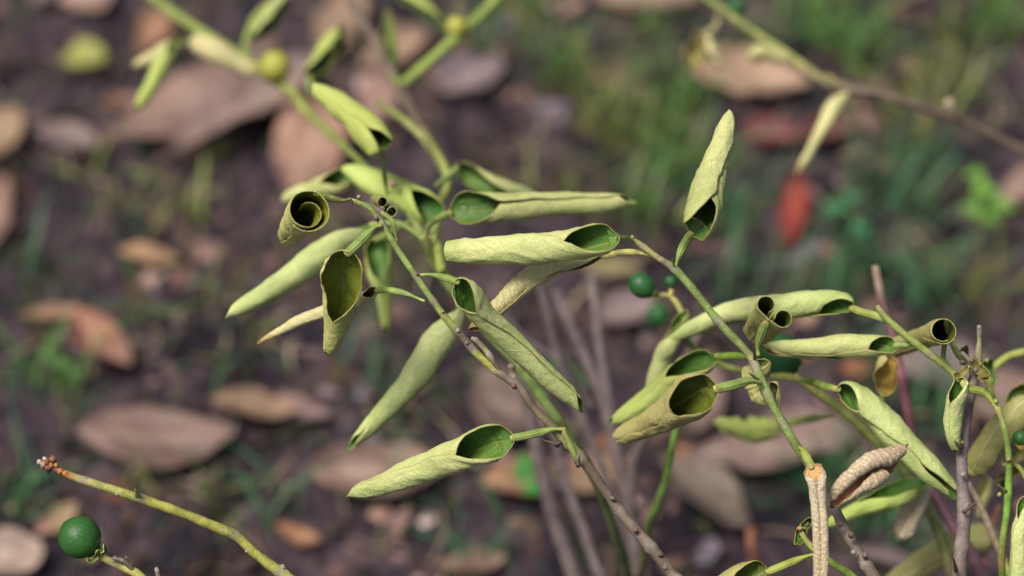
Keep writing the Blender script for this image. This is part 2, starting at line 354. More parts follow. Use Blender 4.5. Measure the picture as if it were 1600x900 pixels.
    V = np.vstack([P.reshape(-1, 3), Q.reshape(-1, 3)]); o = nt*nv; F = []; mi = []
    hole = np.zeros((nt, nv), bool)
    for (ht, hv, hr) in holes: hole |= (((tt-ht)/hr)**2+((vv-hv)/(hr*2.2))**2) < 1+0.35*f(tt*70, vv*40)
    for i in range(nt-1):
        for j in range(nv-1):
            if hole[i, j]: continue
            a = i*nv+j; F.append((a, a+1, a+nv+1, a+nv)); mi.append(0); F.append((o+a+nv, o+a+nv+1, o+a+1, o+a)); mi.append(1)
    rim = [(0, j) for j in range(nv)]+[(i, nv-1) for i in range(1, nt)]+[(nt-1, j) for j in range(nv-2, -1, -1)]+[(i, 0) for i in range(nt-2, 0, -1)]
    for a, c2 in zip(rim, rim[1:]+rim[:1]):
        ia, ic = a[0]*nv+a[1], c2[0]*nv+c2[1]; F.append((ia, o+ia, o+ic, ic)); mi.append(1)
    uv = np.stack([tt.ravel(), (vv.ravel()+1)/2], 1); uv = np.vstack([uv, uv])
    base = A[0]-n[0]*Rr[0]
    lf = mk(name, V, F, ML[mat] if isinstance(mat, str) else mat, parent, origin=base, mi=mi, uv=uv, label=label)
    if petiole:
        pt = [at(*q) for q in petiole]+[A[0]+T[0]*0.0015-n[0]*Rr[0]]
        make_petiole(lf, pt, pr*K*dm, pcol, unit(CAM-A[0]))
    return lf
def make_petiole(parent, pt, r, col, nrm):
    """winged petiole: thin neck, flattened wings with a raised midrib, thin joint at the blade"""
    n = 30; P = catmull(pt, n); t = np.linspace(0, 1, n)
    w = r*(0.62+0.62*np.clip((t-0.15)/0.3, 0, 1)-0.0*t); w = w*(1-0.35*np.clip((t-0.9)/0.1, 0, 1)); w[:3] *= 1.15
    T = unit(np.gradient(P, axis=0)); N = unit(nrm-(T@nrm)[:, None]*T); B = np.cross(T, N)
    prof_ = np.array([(-1, 0.05), (-0.55, 0.16), (-0.22, 0.10), (0, 0.42), (0.22, 0.10), (0.55, 0.16), (1, 0.05), (0.7, -0.22), (0.3, -0.48), (0, -0.6), (-0.3, -0.48), (-0.7, -0.22)])
    rnd_ = np.array([(math.cos(a), math.sin(a)) for a in np.linspace(math.pi, -math.pi, 12, endpoint=False)])
    k = np.clip((t-0.12)/0.25, 0, 1)[:, None, None]*0.9; sec = rnd_[None]*(1-k)*0.8+prof_[None]*k
    V = P[:, None]+(w[:, None]*sec[:, :, 0])[:, :, None]*B[:, None]+(w[:, None]*sec[:, :, 1])[:, :, None]*N[:, None]
    V = V.reshape(-1, 3); F = []
    for i in range(n-1):
        for j in range(12): q = (j+1) % 12; F.append((i*12+j, i*12+q, (i+1)*12+q, (i+1)*12+j))
    F += [tuple(range(12))[::-1], tuple((n-1)*12+j for j in range(12))]
    c = np.tile(col, (n*12, 1)); tt = np.repeat(t, 12); e = (tt > 0.9)|(tt < 0.1); c = c*1.0; c[e] = np.array(YEL)*0.9
    c[np.tile(np.arange(12) == 3, n)] = np.array(col)*1.5
    return mk('petiole', V, F, M_PET, parent, origin=P[0], col=c)
def flatleaf(parent, a, b, w, mat, curl=0.3, nrm=None, name='leaf', label=None, seed=1, fold=0.5):
    """open leaf from base a to tip b (px,py,depth), w = half width px, folded along its midrib"""
    return rleaf(parent, [a, tuple((np.array(a)+np.array(b))/2+np.array([0, 0, curl*0.02])), b], ((0, w*1.0), (0.45, w*1.0), (1, w*0.9)), ((0, 0), (1, 10)),
                 ((0, 8, 8), (0.25, 62*fold+18, 58*fold+18), (0.6, 66*fold+15, 60*fold+15), (1, 8, 8)), mat, t0=0.03, nt=34, nv=20, seed=seed, name=name, label=label)
def fruit(parent, x, y, d, r, mat, name='fruit', ax=(0.75, -0.55), label=None, sc=1.0):
    """round citrus fruit with a star shaped calyx where the stalk joins; ax = stalk side in the picture plane"""
    c = at(x, y, d); rr = r*K*d; A = unit(RIGHT*ax[0]+UP*ax[1]-FWD*-0.15); B = unit(np.cross(A, FWD)); D = np.cross(A, B)
    SEED[0] += 1; f = wavy(SEED[0]); V = []; F = []; nu, nv = 40, 26
    for i in range(nv):
        th = math.pi*(0.015+0.97*i/(nv-1))
        for j in range(nu):
            ph = 2*math.pi*j/nu
            q = rr*(1-0.05*math.exp(-(th/0.25)**2)+0.03*math.exp(-((math.pi-th)/0.2)**2)+0.03*float(f(1.5*th, 1.3*math.sin(ph)))+0.010*float(f(5*th, 4*math.sin(ph))))
            V.append(c+q*(A*math.cos(th)*sc+math.sin(th)*(math.cos(ph)*B+math.sin(ph)*D)))
    for i in range(nv-1):
        for j in range(nu): k = (j+1) % nu; F.append((i*nu+j, i*nu+k, (i+1)*nu+k, (i+1)*nu+j))
    F += [tuple(range(nu))[::-1], tuple((nv-1)*nu+j for j in range(nu))]
    o = mk(name, V, F, mat, parent, origin=c, label=label)
    V = []; F = []; m = 30; rads = [0.05, 0.20, 0.34, 0.46]
    for s in (0.0, 0.05):
        for i, q in enumerate(rads):
            for j in range(m):
                a = 2*math.pi*j/m; star = 1+0.28*math.cos(5*a)*(i/3)
                q2 = q*star; hgt_ = math.sqrt(max(0, 1.0-q2*q2))*sc+0.03+s+(0.07 if i == 0 else 0)+0.05*(i == 3)
                V.append(c+rr*(A*hgt_+q2*(math.cos(a)*B+math.sin(a)*D)))
    for s in (0, 1):
        for i in range(3):
            for j in range(m):
                k = (j+1) % m; a = s*4*m+i*m; F.append((a+j, a+k, a+m+k, a+m+j))
    for j in range(m): k = (j+1) % m; F.append((3*m+j, 3*m+k, 7*m+k, 7*m+j))
    mk('calyx', V, F, M_PET, o, origin=V[0], col=np.tile((0.26, 0.28, 0.06), (len(V), 1)))
    return o
SHR = 'curled citrus saplings standing in the leaf litter'
def base_of(x, y, d, dx=0, dy=0):
    p = at(x, y, d); return (p[0]+dx, p[1]+dy, 0.0)

# ================================================================== sapling A: sharp left spray
A = root('citrus_sapling', 'sharp sapling left of centre arching up to a tip with pale tightly rolled leaves', 'sapling', base_of(1090, 960, 0.99, 0.02, 0.02), SHR)
stem(A, [(548, 313, .99, 4), (575, 323, .99, 5), (594, 345, .99, 5), (618, 385, .99, 5), (650, 432, .99, 5.2), (690, 489, .99, 5.6), (716, 519, .99, 6.4), (748, 556, .99, 6.2), (782, 584, .99, 6.2), (812, 604, .99, 7),
         (828, 630, .99, 6.6), (858, 662, .99, 7), (900, 706, .992, 8.5), (930, 745, .992, 7.8), (972, 803, .992, 8.5), (1018, 856, .992, 9.5), (1052, 900, .99, 10), (1090, 960, .99, 10)],
     [(0, YEL), (.02, GREEN), (.24, GREEN), (.27, YG), (.31, YG), (.32, BARK), (.355, GREY), (.36, YG), (.41, (0.33, .31, .05)), (.415, GREY), (.50, BARK), (.60, (0.21, .20, .08)), (.66, BARK), (.80, GREY), (1, BARK)],
     nodes=[(.075, .25), (.19, .15), (.245, .15), (.31, .2), (.35, .15), (.415, .25), (.45, .3), (.6, .2), (.635, .3), (.75, .2), (.84, .25), (.92, .2)], ground=(0.02, 0.02), n=220)
stem(A, [(741, 529, .988, 4.2), (757, 545, .988, 4.5), (768, 560, .988, 4.6), (782, 583, .99, 5)], [(0, PALE), (.08, (0.2, .17, .1)), (.45, (.25, .22, .08)), (.5, PALE), (.6, GREY), (1, BARK)], name='twig', nodes=[(.5, .3)])
stem(A, [(799, 570, .988, 5), (801, 584, .99, 4.5), (806, 600, .99, 5)], [(0, BROWN), (.3, TAN), (.6, BROWN), (1, BARK)], name='twig', nodes=[(.1, .3), (.6, .3)])
stem(A, [(880, 668, .988, 3.5), (884, 682, .988, 5), (893, 700, .989, 5), (903, 722, .992, 5.5)], [(0, YEL), (.2, YG), (.85, GREEN), (1, GREY)], name='twig')
spike(A, (872, 696, .985), (848, 687, .983), 4, GREY); spike(A, (876, 692, .985), (862, 697, .983), 3, BROWN)
spike(A, (903, 728, .985), (906, 708, .983), 4, GREY)
for x, y, r, c in [(716, 517, 4.5, PALE), (730, 536, 4, GREY), (561, 308, 4, PALE), (588, 341, 4.5, GREY), (652, 428, 3, BROWN), (692, 487, 3, PALE), (803, 603, 5, BROWN), (758, 545, 4, PALE), (957, 779, 4, GREY), (993, 829, 5, BROWN), (1032, 866, 5.5, BARK), (1040, 887, 5, GREY), (739, 529, 4, PALE), (878, 667, 2.5, BROWN)]:
    bud(A, x, y, .984, r, c)
# a1 spiral seen into its mouth
rleaf(A, [(482, 330, .972), (472, 341, .992), (460, 355, 1.012), (445, 372, 1.04)], ((0, 32), (.3, 31), (.6, 25), (.85, 19), (1, 13)), ((0, -25), (1, -10)),
      ((0, 205, 150), (.08, 200, 380), (.5, 200, 400), (1, 190, 380)), 'scorched', k=(-.04, .27), t0=0.0, ta=0.05, wr=.008, seed=3, petiole=[(548, 311, .988), (530, 313, .982)], pr=4, pcol=YG, nt=80, label='leaf rolled into a spiral tube seen through its open mouth')
# a2 cup with brown spot
rleaf(A, [(541, 394, .975), (534, 430, .980), (531, 470, .99), (523, 515, 1.0), (512, 558, 1.008)], ((0, 34), (.25, 35), (.5, 31), (.72, 22), (.9, 15), (1, 11)), ((0, -4), (.4, 8), (1, 25)),
      ((0, 50, 50), (.12, 92, 92), (.35, 105, 108), (.48, 140, 140), (.62, 178, 170), (1, 185, 185)), 'spotted', t0=.22, wr=.02, seed=4, petiole=[(596, 353, .988), (585, 356, .986), (562, 378, .98)], pr=6, label='cupped leaf with a brown spot inside, open to the viewer')
# a3 cream roll
rleaf(A, [(588, 453, 1.0), (566, 466, 1.008), (530, 478, 1.02), (470, 500, 1.025), (440, 516, 1.028), (401, 536, 1.03)], ((0, 9), (.2, 13), (.55, 11), (.75, 9), (.78, 7.5), (1, 3)), ((0, 30), (1, 40)),
      ((0, 70, 70), (.1, 170, 160), (.3, 260, 200), (1, 260, 200)), 'cream', t0=.06, wr=.05, nw=20, seed=5, petiole=[(664, 471, .99), (632, 458, .992), (604, 453, .996)], pr=4.2, label='thin cream coloured leaf rolled like a straw')
# a4 small end-on scroll
rleaf(A, [(602, 326, .985), (598, 322, 1.0), (592, 318, 1.03)], ((0, 7.5), (1, 7)), ((0, 90), (1, 90)), ((0, 330, 300), (1, 330, 300)), 'olive', mode='D', flat=((0, 1.5), (1, 1.3)), t0=0, ta=0, wr=.03, rag=.05, seed=6,
      petiole=[(620, 377, .99), (617, 362, .988), (613, 345, .986)], pr=3.0, label='small double scrolled leaf seen end on')
# a5 long diagonal
rleaf(A, [(714, 437, .972), (731, 460, .975), (765, 502, .985), (810, 545, .995), (860, 592, 1.002), (914, 642, 1.008)], ((0, 24), (.12, 25), (.3, 21), (.7, 18), (1, 13)), ((0, 35), (.2, 15), (.4, -25), (1, -45)),
      ((0, 60, 50), (.05, 100, 90), (.10, 138, 125), (.17, 180, 168), (.6, 184, 175), (1, 170, 165)), 'fresh', t0=.12, wr=.04, nw=18, seed=7, petiole=[(656, 430, .99), (672, 429, .988), (692, 433, .983)], pr=4.6, label='long pale rolled leaf running down to the right with a seam along it')
# a6 lower leaf
rleaf(A, [(803, 684, .978), (770, 690, .978), (730, 704, .985), (670, 729, .996), (600, 756, 1.006), (539, 773, 1.015)], ((0, 30), (.15, 29), (.4, 28), (.7, 23), (.9, 16), (1, 8)), ((0, 4), (.3, 10), (.6, 16), (1, 55)),
      ((0, 60, 60), (.08, 100, 100), (.18, 135, 132), (.28, 180, 168), (.5, 188, 176), (1, 184, 176)), 'fresh', k=(0, .16), t0=.14, wr=.02, nw=14, seed=8, petiole=[(881, 671, .988), (862, 671, .986), (835, 678, .983)], pr=5.2, label='lower pale leaf with dark green open cup at its stalk end')
# ================================================================== sapling B: right twig
B = root('citrus_sapling', 'sharp sapling right of centre with slanting green twig, cupped leaves and beige dried leaves', 'sapling', base_of(1400, 960, 0.99, 0.02, 0.02), SHR)
stem(B, [(985, 371, .99, 3.5), (1003, 384, .99, 4.5), (1030, 404, .99, 5), (1055, 421, .99, 6.5), (1085, 455, .99, 6.6), (1128, 509, .99, 6.4), (1172, 556, .99, 6.6), (1190, 598, .99, 8), (1210, 638, .99, 7), (1240, 690, .992, 7.2), (1264, 728, .995, 7),
         (1284, 762, .998, 6.5), (1303, 792, 1.0, 7.5), (1322, 832, .998, 9), (1345, 870, .995, 9), (1366, 902, .99, 9.5), (1400, 960, .99, 10)],
     [(0, BROWN), (.02, YEL), (.07, (.3, .28, .12)), (.08, GREY), (.11, GREEN), (.25, (.17, .25, .06)), (.36, (.23, .24, .08)), (.38, (.25, .20, .16)), (.385, GREEN), (.58, (.18, .25, .06)), (.62, BARK), (.7, (.17, .14, .12)), (1, BARK)],
     nodes=[(.03, .25), (.11, .12), (.255, .2), (.38, .12), (.44, .15), (.51, .1), (.73, .2), (.8, .25), (.87, .2)], ground=(0.02, 0.02), n=220)
spike(B, (1179, 560, .984), (1177, 541, .98), 2.6, BROWN); spike(B, (1186, 595, .982), (1168, 581, .978), 3.2, BROWN); spike(B, (1053, 416, .985), (1050, 404, .983), 2.6, YEL)
for x, y, r, c in [(1127, 509, 4.5, PALE), (988, 371, 3.5, TAN), (1262, 731, 5, GREY), (1330, 836, 6, BARK), (1352, 868, 6, GREY), (1313, 820, 5, BARK), (1222, 655, 3.5, PALE), (1334, 863, 5, PALE), (1300, 790, 5, BARK)]:
    bud(B, x, y, .985, r, c)
# b1
rleaf(B, [(968, 371, .974), (945, 373, .973), (905, 379, .98), (840, 388, .99), (770, 391, .998), (701, 393, 1.006)], ((0, 25), (.2, 25), (.5, 27), (.8, 24), (1, 19)), ((0, 12), (.25, 25), (.5, 62), (1, 80)),
      ((0, 60, 60), (.08, 100, 100), (.18, 135, 135), (.30, 180, 172), (1, 190, 182)), 'fresh', k=(-.03, .14), t0=.13, ta=0, wr=.012, nw=10, seed=11, petiole=[(1001, 383, .99), (985, 373, .987)], pr=3, rag=.03, label='thick pale horizontal leaf rolled like a cigar with a square cut end')
# b2 wrinkled
rleaf(B, [(942, 401, 1.0), (912, 407, 1.003), (865, 416, 1.006), (822, 440, 1.01), (785, 475, 1.01), (752, 502, 1.012), (735, 518, 1.012)], ((0, 5), (.15, 10), (.4, 18), (.65, 17), (.8, 15), (1, 11)), ((0, -70), (1, -60)),
      ((0, 80, 80), (.1, 150, 150), (.3, 200, 185), (1, 220, 190)), 'cream', t0=.05, wr=.085, nw=26, seed=12, petiole=[(1030, 405, .99), (1005, 396, .992), (975, 394, .996)], pr=4, pcol=YEL, label='wrinkled cream leaf hanging behind the cigar shaped leaf')
# b3 upright
rleaf(B, [(1078, 366, .98), (1092, 352, .975), (1104, 328, .978), (1113, 285, .99), (1124, 235, 1.0), (1136, 195, 1.008), (1144, 172, 1.012)], ((0, 29), (.15, 30), (.35, 28), (.6, 23), (.85, 17), (1, 11)), ((0, 0), (.3, 18), (.6, 30), (1, 60)),
      ((0, 70, 70), (.08, 120, 115), (.17, 155, 145), (.26, 184, 178), (1, 200, 186)), 'fresh', k=(-.04, .2), t0=.16, wr=.03, nw=13, seed=13, petiole=[(1055, 420, .99), (1060, 402, .988), (1068, 384, .986)], pr=5.4, label='upright rolled leaf standing on its stalk, open at the bottom')
# b4 double scroll
rleaf(B, [(1206, 492, .975), (1196, 504, .99), (1186, 516, 1.01), (1176, 526, 1.03)], ((0, 13), (1, 11)), ((0, 180), (1, 180)), ((0, 310, 300), (1, 310, 300)), 'olive', mode='D', flat=((0, 1.35), (1, 1.1)), t0=0, ta=0, wr=.015, seed=14, nv=70,
      petiole=[(1185, 556, .988), (1184, 540, .986), (1191, 520, .98)], pr=5.8, label='double scrolled leaf with two dark mouths above the stem')
# b5 round cup
rleaf(B, [(1121, 607, .97), (1100, 612, .970), (1078, 622, .975), (1040, 646, .99), (1000, 668, 1.005), (958, 688, 1.02)], ((0, 33), (.2, 33), (.4, 29), (.6, 25), (.8, 20), (1, 15)), ((0, 0), (.3, -5), (1, -30)),
      ((0, 70, 70), (.1, 115, 108), (.22, 150, 140), (.3, 188, 178), (1, 190, 184)), 'olive', t0=.15, wr=.02, nw=16, seed=15, petiole=[(1188, 598, .985), (1172, 595, .98), (1145, 602, .974)], pr=6.4, label='leaf rolled into a cone whose round green mouth faces the viewer')
# b6 crumpled behind stem
rleaf(B, [(1200, 566, 1.004), (1180, 580, 1.01), (1185, 605, 1.012), (1195, 634, 1.012)], ((0, 14), (.4, 26), (.8, 22), (1, 12)), ((0, 100), (1, 120)), ((0, 60, 60), (.2, 110, 130), (.6, 150, 160), (1, 140, 140)), 'olive', t0=.2, wr=.05, nw=9, seed=16, label='dull olive crumpled leaf hanging behind the stem')
rleaf(B, [(1206, 598, .998), (1210, 612, 1.0), (1216, 645, 1.002)], ((0, 8), (.5, 9), (1, 4)), ((0, 60), (1, 60)), ((0, 60, 80), (.5, 120, 150), (1, 90, 100)), 'olive', nt=30, nv=24, seed=17, label='small folded olive leaf at the stem')
# b7 dry hanging
rleaf(B, [(1267, 727, .975), (1275, 748, .972), (1278, 790, .975), (1282, 850, .978), (1283, 915, .982)], ((0, 8), (.1, 8.5), (.2, 6.5), (1, 6.2)), ((0, 8), (.4, -22), (1, 10)), ((0, 50, 50), (.05, 80, 80), (.10, 150, 150), (.16, 300, 270), (.25, 400, 360), (1, 420, 370)), 'dry', mode='D', flat=((0, 1.1), (.15, 1.0), (1, .9)), t0=.05, ta=0, wr=.05, crk=.07, nw=38, seed=18, nt=130, nv=76,
      petiole=[(1250, 700, .99), (1256, 706, .982)], pr=5.6, pcol=YG, label='narrow beige dry leaf hanging with both edges rolled inward')
# b8 dry crinkled
rleaf(B, [(1301, 789, .985), (1318, 766, .98), (1352, 737, .98), (1388, 716, .985), (1420, 696, .99)], ((0, 4), (.2, 10), (.45, 13), (.7, 13.5), (.88, 11), (1, 6)), ((0, 5), (.4, 30), (1, 50)), ((0, 90, 90), (.1, 200, 170), (.3, 290, 210), (.5, 300, 260), (.60, 310, 230), (.68, 330, 120), (.9, 300, 120), (1, 200, 90)), 'dry', mode='D', flat=((0, 1), (.35, 1.25), (.55, 1.35), (.7, .7), (1, .4)), t0=.08, ta=.25, wr=.075, crk=.045, seed=19, nt=110, nv=70, rag=.06,
      label='crinkled beige dry leaf curling up to the right')
# b9 leaf behind with lime cup
rleaf(B, [(1120, 555, 1.04), (1104, 560, 1.04), (1078, 574, 1.045), (1030, 612, 1.055), (985, 642, 1.06), (950, 662, 1.065)], ((0, 20), (.2, 23), (.5, 21), (.8, 15), (1, 9)), ((0, 40), (.3, 40), (1, 20)), ((0, 60, 60), (.12, 105, 100), (.3, 150, 140), (.42, 180, 180), (1, 186, 180)), 'lime', t0=.13, nt=50, nv=40, seed=20,
      petiole=[(1172, 560, .995), (1150, 556, 1.02)], pr=4.6, pcol=(.17, .28, .04), label='soft edged green leaf lying behind the round mouthed leaf')
# ================================================================== sapling C: soft spray behind
Cc = root('citrus_sapling', 'blurred bushy sapling behind centre left with many bare grey stems at its foot', 'sapling', base_of(990, 960, 1.2, 0.0, 0.03), SHR)
stem(Cc, [(640, 330, 1.10, 7), (662, 375, 1.1, 8), (690, 425, 1.11, 10), (740, 490, 1.11, 10), (800, 560, 1.1, 8), (850, 625, 1.06, 9), (885, 675, 1.06, 8), (925, 740, 1.08, 8), (960, 830, 1.12, 8), (990, 960, 1.2, 9)], [(0, (.2, .25, .07)), (.4, (.17, .24, .06)), (.8, (.16, .19, .07)), (1, BARK)], ground=(0, .03))
stem(Cc, [(520, -60, 1.32, 8), (548, 0, 1.31, 8), (590, 75, 1.29, 8), (630, 150, 1.27, 9), (668, 215, 1.17, 8), (700, 280, 1.14, 7), (680, 340, 1.11, 7), (690, 425, 1.085, 8)], [(0, GREY), (.6, BARK), (.75, YG), (1, YG)], name='branch')
stem(Cc, [(590, 160, 1.29, 4), (640, 195, 1.19, 6), (680, 240, 1.16, 7), (705, 290, 1.14, 6)], [(0, YG), (1, (.3, .33, .12))], name='branch')
stem(Cc, [(200, -40, 1.31, 8), (250, 5, 1.30, 8), (330, 60, 1.29, 9), (400, 105, 1.28, 9), (450, 140, 1.27, 9), (490, 185, 1.25, 7), (560, 250, 1.14, 6), (640, 330, 1.10, 7)], [(0, GREEN), (.3, YG), (1, (.2, .26, .06))], name='branch')
stem(Cc, [(820, -50, 1.29, 7), (775, 0, 1.28, 8), (710, 62, 1.27, 9), (660, 105, 1.27, 8), (630, 132, 1.27, 8)], [(0, (.22, .29, .06)), (1, (.22, .29, .06))], name='branch')
stem(Cc, [(440, 0, 1.31, 9), (405, 25, 1.31, 8), (385, 65, 1.29, 6), (388, 95, 1.28, 5)], [(0, YG), (1, GREEN)], name='branch')
for pts, w in [([(842, 440, 1.22), (862, 520, 1.22), (885, 600, 1.22), (925, 690, 1.22), (960, 800, 1.22), (985, 960, 1.2)], 9), ([(868, 455, 1.26), (905, 540, 1.25), (940, 620, 1.24), (965, 720, 1.23), (985, 820, 1.22), (1000, 960, 1.2)], 11),
               ([(925, 430, 1.26), (935, 530, 1.25), (950, 620, 1.24), (975, 740, 1.23), (1000, 850, 1.22), (1010, 960, 1.2)], 8), ([(815, 560, 1.2), (835, 680, 1.2), (860, 790, 1.2), (890, 880, 1.2), (910, 960, 1.19)], 14),
               ([(850, 600, 1.22), (880, 740, 1.21), (920, 850, 1.2), (950, 960, 1.19)], 10), ([(780, 480, 1.27), (820, 530, 1.27), (880, 570, 1.25), (925, 640, 1.24)], 6), ([(1100, 500, 1.2), (1040, 630, 1.21), (990, 720, 1.22), (985, 820, 1.22)], 8)]:
    stem(Cc, [(*q, w*(.75+.3*i/len(pts))) for i, q in enumerate(pts)], [(0, (.18, .14, .13)), (.5, (.16, .12, .115)), (1, (.13, .10, .09))], ground=(0, .02) if pts[-1][1] > 900 else None, label='bare grey brown stem')
LC = dict(nt=40, nv=30)
rleaf(Cc, [(580, 348, 1.09), (555, 365, 1.085), (510, 392, 1.07), (450, 435, 1.06), (400, 468, 1.05), (350, 493, 1.05)], ((0, 18), (.15, 22), (.45, 25), (.8, 17), (1, 11)), ((0, 55), (.3, 70), (1, 80)), ((0, 60, 60), (.12, 120, 100), (.3, 178, 178), (1, 190, 185)), 'fresh', seed=31, t0=.1, petiole=[(662, 375, 1.09), (625, 350, 1.09)], label='long soft pale leaf pointing down left behind the spiral leaf', **LC)
rleaf(Cc, [(600, 235, 1.08), (585, 215, 1.08), (560, 190, 1.09), (525, 160, 1.1), (487, 135, 1.11)], ((0, 26), (.3, 26), (.6, 22), (1, 14)), ((0, 20), (1, -50)), ((0, 150, 130), (.2, 185, 175), (1, 190, 185)), 'lime', seed=32, t0=.05, petiole=[(606, 312, 1.11), (600, 270, 1.09)], pr=3, label='bright green tube leaf with dark mouth facing right', **LC)
rleaf(Cc, [(700, 333, 1.065), (725, 326, 1.06), (770, 326, 1.06), (850, 322, 1.065), (930, 318, 1.07), (996, 312, 1.075)], ((0, 27), (.2, 27), (.4, 25), (.75, 19), (1, 10)), ((0, -10), (.3, -10), (1, -60)), ((0, 60, 60), (.1, 90, 88), (.18, 112, 108), (.27, 172, 170), (.85, 185, 180), (1, 120, 120)), 'fresh', seed=33, t0=.12, petiole=[(662, 375, 1.09), (672, 350, 1.085)], pr=5, label='long soft horizontal leaf pointing right with green cup at its base', nt=54, nv=40)
rleaf(Cc, [(712, 258, 1.14), (735, 275, 1.14), (780, 292, 1.14), (835, 305, 1.15)], ((0, 18), (.3, 20), (.7, 14), (1, 8)), ((0, 40), (1, 20)), ((0, 60, 60), (.3, 100, 100), (.6, 165, 160), (1, 170, 160)), 'fresh', seed=34, petiole=[(680, 290, 1.13)], **LC)
rleaf(Cc, [(690, 345, 1.1), (668, 325, 1.1), (620, 300, 1.11), (575, 280, 1.12), (535, 262, 1.13)], ((0, 24), (.2, 26), (.5, 25), (.8, 19), (1, 12)), ((0, 0), (.4, 60), (1, 80)), ((0, 70, 70), (.12, 120, 110), (.3, 176, 176), (1, 188, 182)), 'lime', seed=35, petiole=[(672, 372, 1.09)], **LC)
rleaf(Cc, [(548, 272, 1.14), (528, 282, 1.14), (490, 296, 1.15), (440, 312, 1.16)], ((0, 20), (.3, 20), (.7, 16), (1, 9)), ((0, 30), (1, 60)), ((0, 100, 100), (.2, 150, 140), (.4, 180, 180), (1, 188, 182)), 'fresh', seed=36, petiole=[(590, 262, 1.13)], **LC)
rleaf(Cc, [(583, 372, 1.12), (590, 395, 1.12), (596, 440, 1.12), (600, 480, 1.12), (604, 522, 1.12)], ((0, 22), (.3, 23), (.55, 16), (.8, 10), (1, 6)), ((0, 10), (1, 10)), ((0, 70, 70), (.15, 110, 105), (.35, 150, 150), (.5, 180, 176), (1, 180, 176)), 'lime', seed=37, petiole=[(640, 345, 1.1)], **LC)
rleaf(Cc, [(716, 470, 1.06), (706, 492, 1.06), (682, 535, 1.055), (640, 600, 1.05), (592, 652, 1.05), (543, 703, 1.05)], ((0, 20), (.2, 24), (.45, 25), (.75, 19), (1, 8)), ((0, 80), (.2, 100), (.6, 50), (1, 10)), ((0, 60, 60), (.12, 110, 110), (.3, 175, 175), (.7, 180, 178), (1, 170, 160)), 'fresh', seed=38, petiole=[(735, 478, 1.075)], label='pale leaf hanging down left behind the sharp stem', nt=54, nv=40)
rleaf(Cc, [(480, 122, 1.27), (500, 95, 1.27), (525, 68, 1.28), (545, 42, 1.29)], ((0, 12), (.5, 20), (1, 16)), ((0, 35), (1, 30)), ((0, 80, 100), (.5, 150, 165), (1, 120, 120)), 'lime', seed=39, petiole=[(487, 150, 1.27)], ta=.3, label='folded yellow green leaf standing up near the top edge', **LC)
rleaf(Cc, [(268, 70, 1.27), (258, 92, 1.26), (238, 130, 1.25), (212, 174, 1.25)], ((0, 9), (.4, 14), (.8, 12), (1, 7)), ((0, 0), (1, 30)), ((0, 120, 120), (.3, 180, 175), (1, 185, 180)), 'lime', seed=40, petiole=[(300, 62, 1.29)], **LC)
rleaf(Cc, [(290, 62, 1.28), (255, 78, 1.28), (205, 104, 1.29)], ((0, 10), (.4, 13), (1, 6)), ((0, 30), (1, 60)), ((0, 120, 120), (.3, 175, 170), (1, 180, 175)), 'cream', seed=41, **LC)
rleaf(Cc, [(300, 62, 1.28), (335, 78, 1.27), (370, 98, 1.27), (405, 115, 1.27)], ((0, 14), (.4, 18), (1, 10)), ((0, 180), (1, 150)), ((0, 90, 90), (.3, 120, 110), (1, 140, 130)), 'cream', seed=42, label='pale yellow crumpled leaf near the top left', **LC)
rleaf(Cc, [(398, 62, 1.30), (418, 35, 1.30), (448, -8, 1.31)], ((0, 12), (.5, 18), (1, 12)), ((0, 50), (1, 40)), ((0, 90, 90), (.4, 130, 120), (1, 150, 140)), 'fresh', seed=43, **LC)
rleaf(Cc, [(612, 108, 1.29), (610, 60, 1.29), (606, 12, 1.30)], ((0, 12), (.5, 14), (1, 5)), ((0, 0), (1, 20)), ((0, 60, 60), (.5, 90, 80), (1, 50, 50)), 'olive', seed=44, petiole=[(622, 136, 1.27)], **LC)
rleaf(Cc, [(690, 46, 1.30), (665, 18, 1.30), (615, -10, 1.31)], ((0, 10), (.5, 15), (1, 10)), ((0, -60), (1, -60)), ((0, 60, 60), (.5, 110, 120), (1, 90, 90)), 'lime', seed=45, **LC)
fruit(Cc, 430, 104, 1.27, 24, M_FRUITY, label='small yellow fruit', ax=(-.6, -.6)); fruit(Cc, 713, 42, 1.27, 17, M_FRUITY, ax=(0, -1), label='small yellow fruit')
bud(Cc, 614, 287, 1.09, 7, (.5, .32, .25))
# ================================================================== sapling E: top right branch
E = root('citrus_sapling', 'blurred thin branch crossing the top right corner, green tip and greyish lower part', 'sapling', base_of(1760, 300, 1.3, .1, 0), SHR)
stem(E, [(1080, -20, 1.3, 4.5), (1120, 8, 1.3, 5), (1165, 42, 1.29, 5.5), (1235, 88, 1.28, 5.5), (1292, 128, 1.27, 6.5), (1340, 140, 1.27, 7), (1400, 155, 1.27, 7), (1480, 180, 1.28, 7), (1540, 207, 1.29, 7), (1605, 238, 1.3, 8), (1760, 300, 1.3, 10)],
     [(0, (.24, .28, .08)), (.28, (.28, .29, .09)), (.33, (.3, .27, .1)), (.37, GREY), (1, BARK)], ground=(.1, 0), nodes=[(.33, .3), (.6, .2)])
stem(E, [(1290, 116, 1.265, 3), (1320, 138, 1.265, 6), (1360, 148, 1.265, 6)], [(0, YEL), (.5, GREY), (1, GREY)], name='twig')
stem(E, [(1483, 155, 1.275, 5), (1485, 168, 1.275, 5), (1492, 185, 1.28, 6)], [(0, (.5, .36, .28)), (1, BARK)], name='twig'); bud(E, 1483, 163, 1.27, 8, (.5, .36, .28))
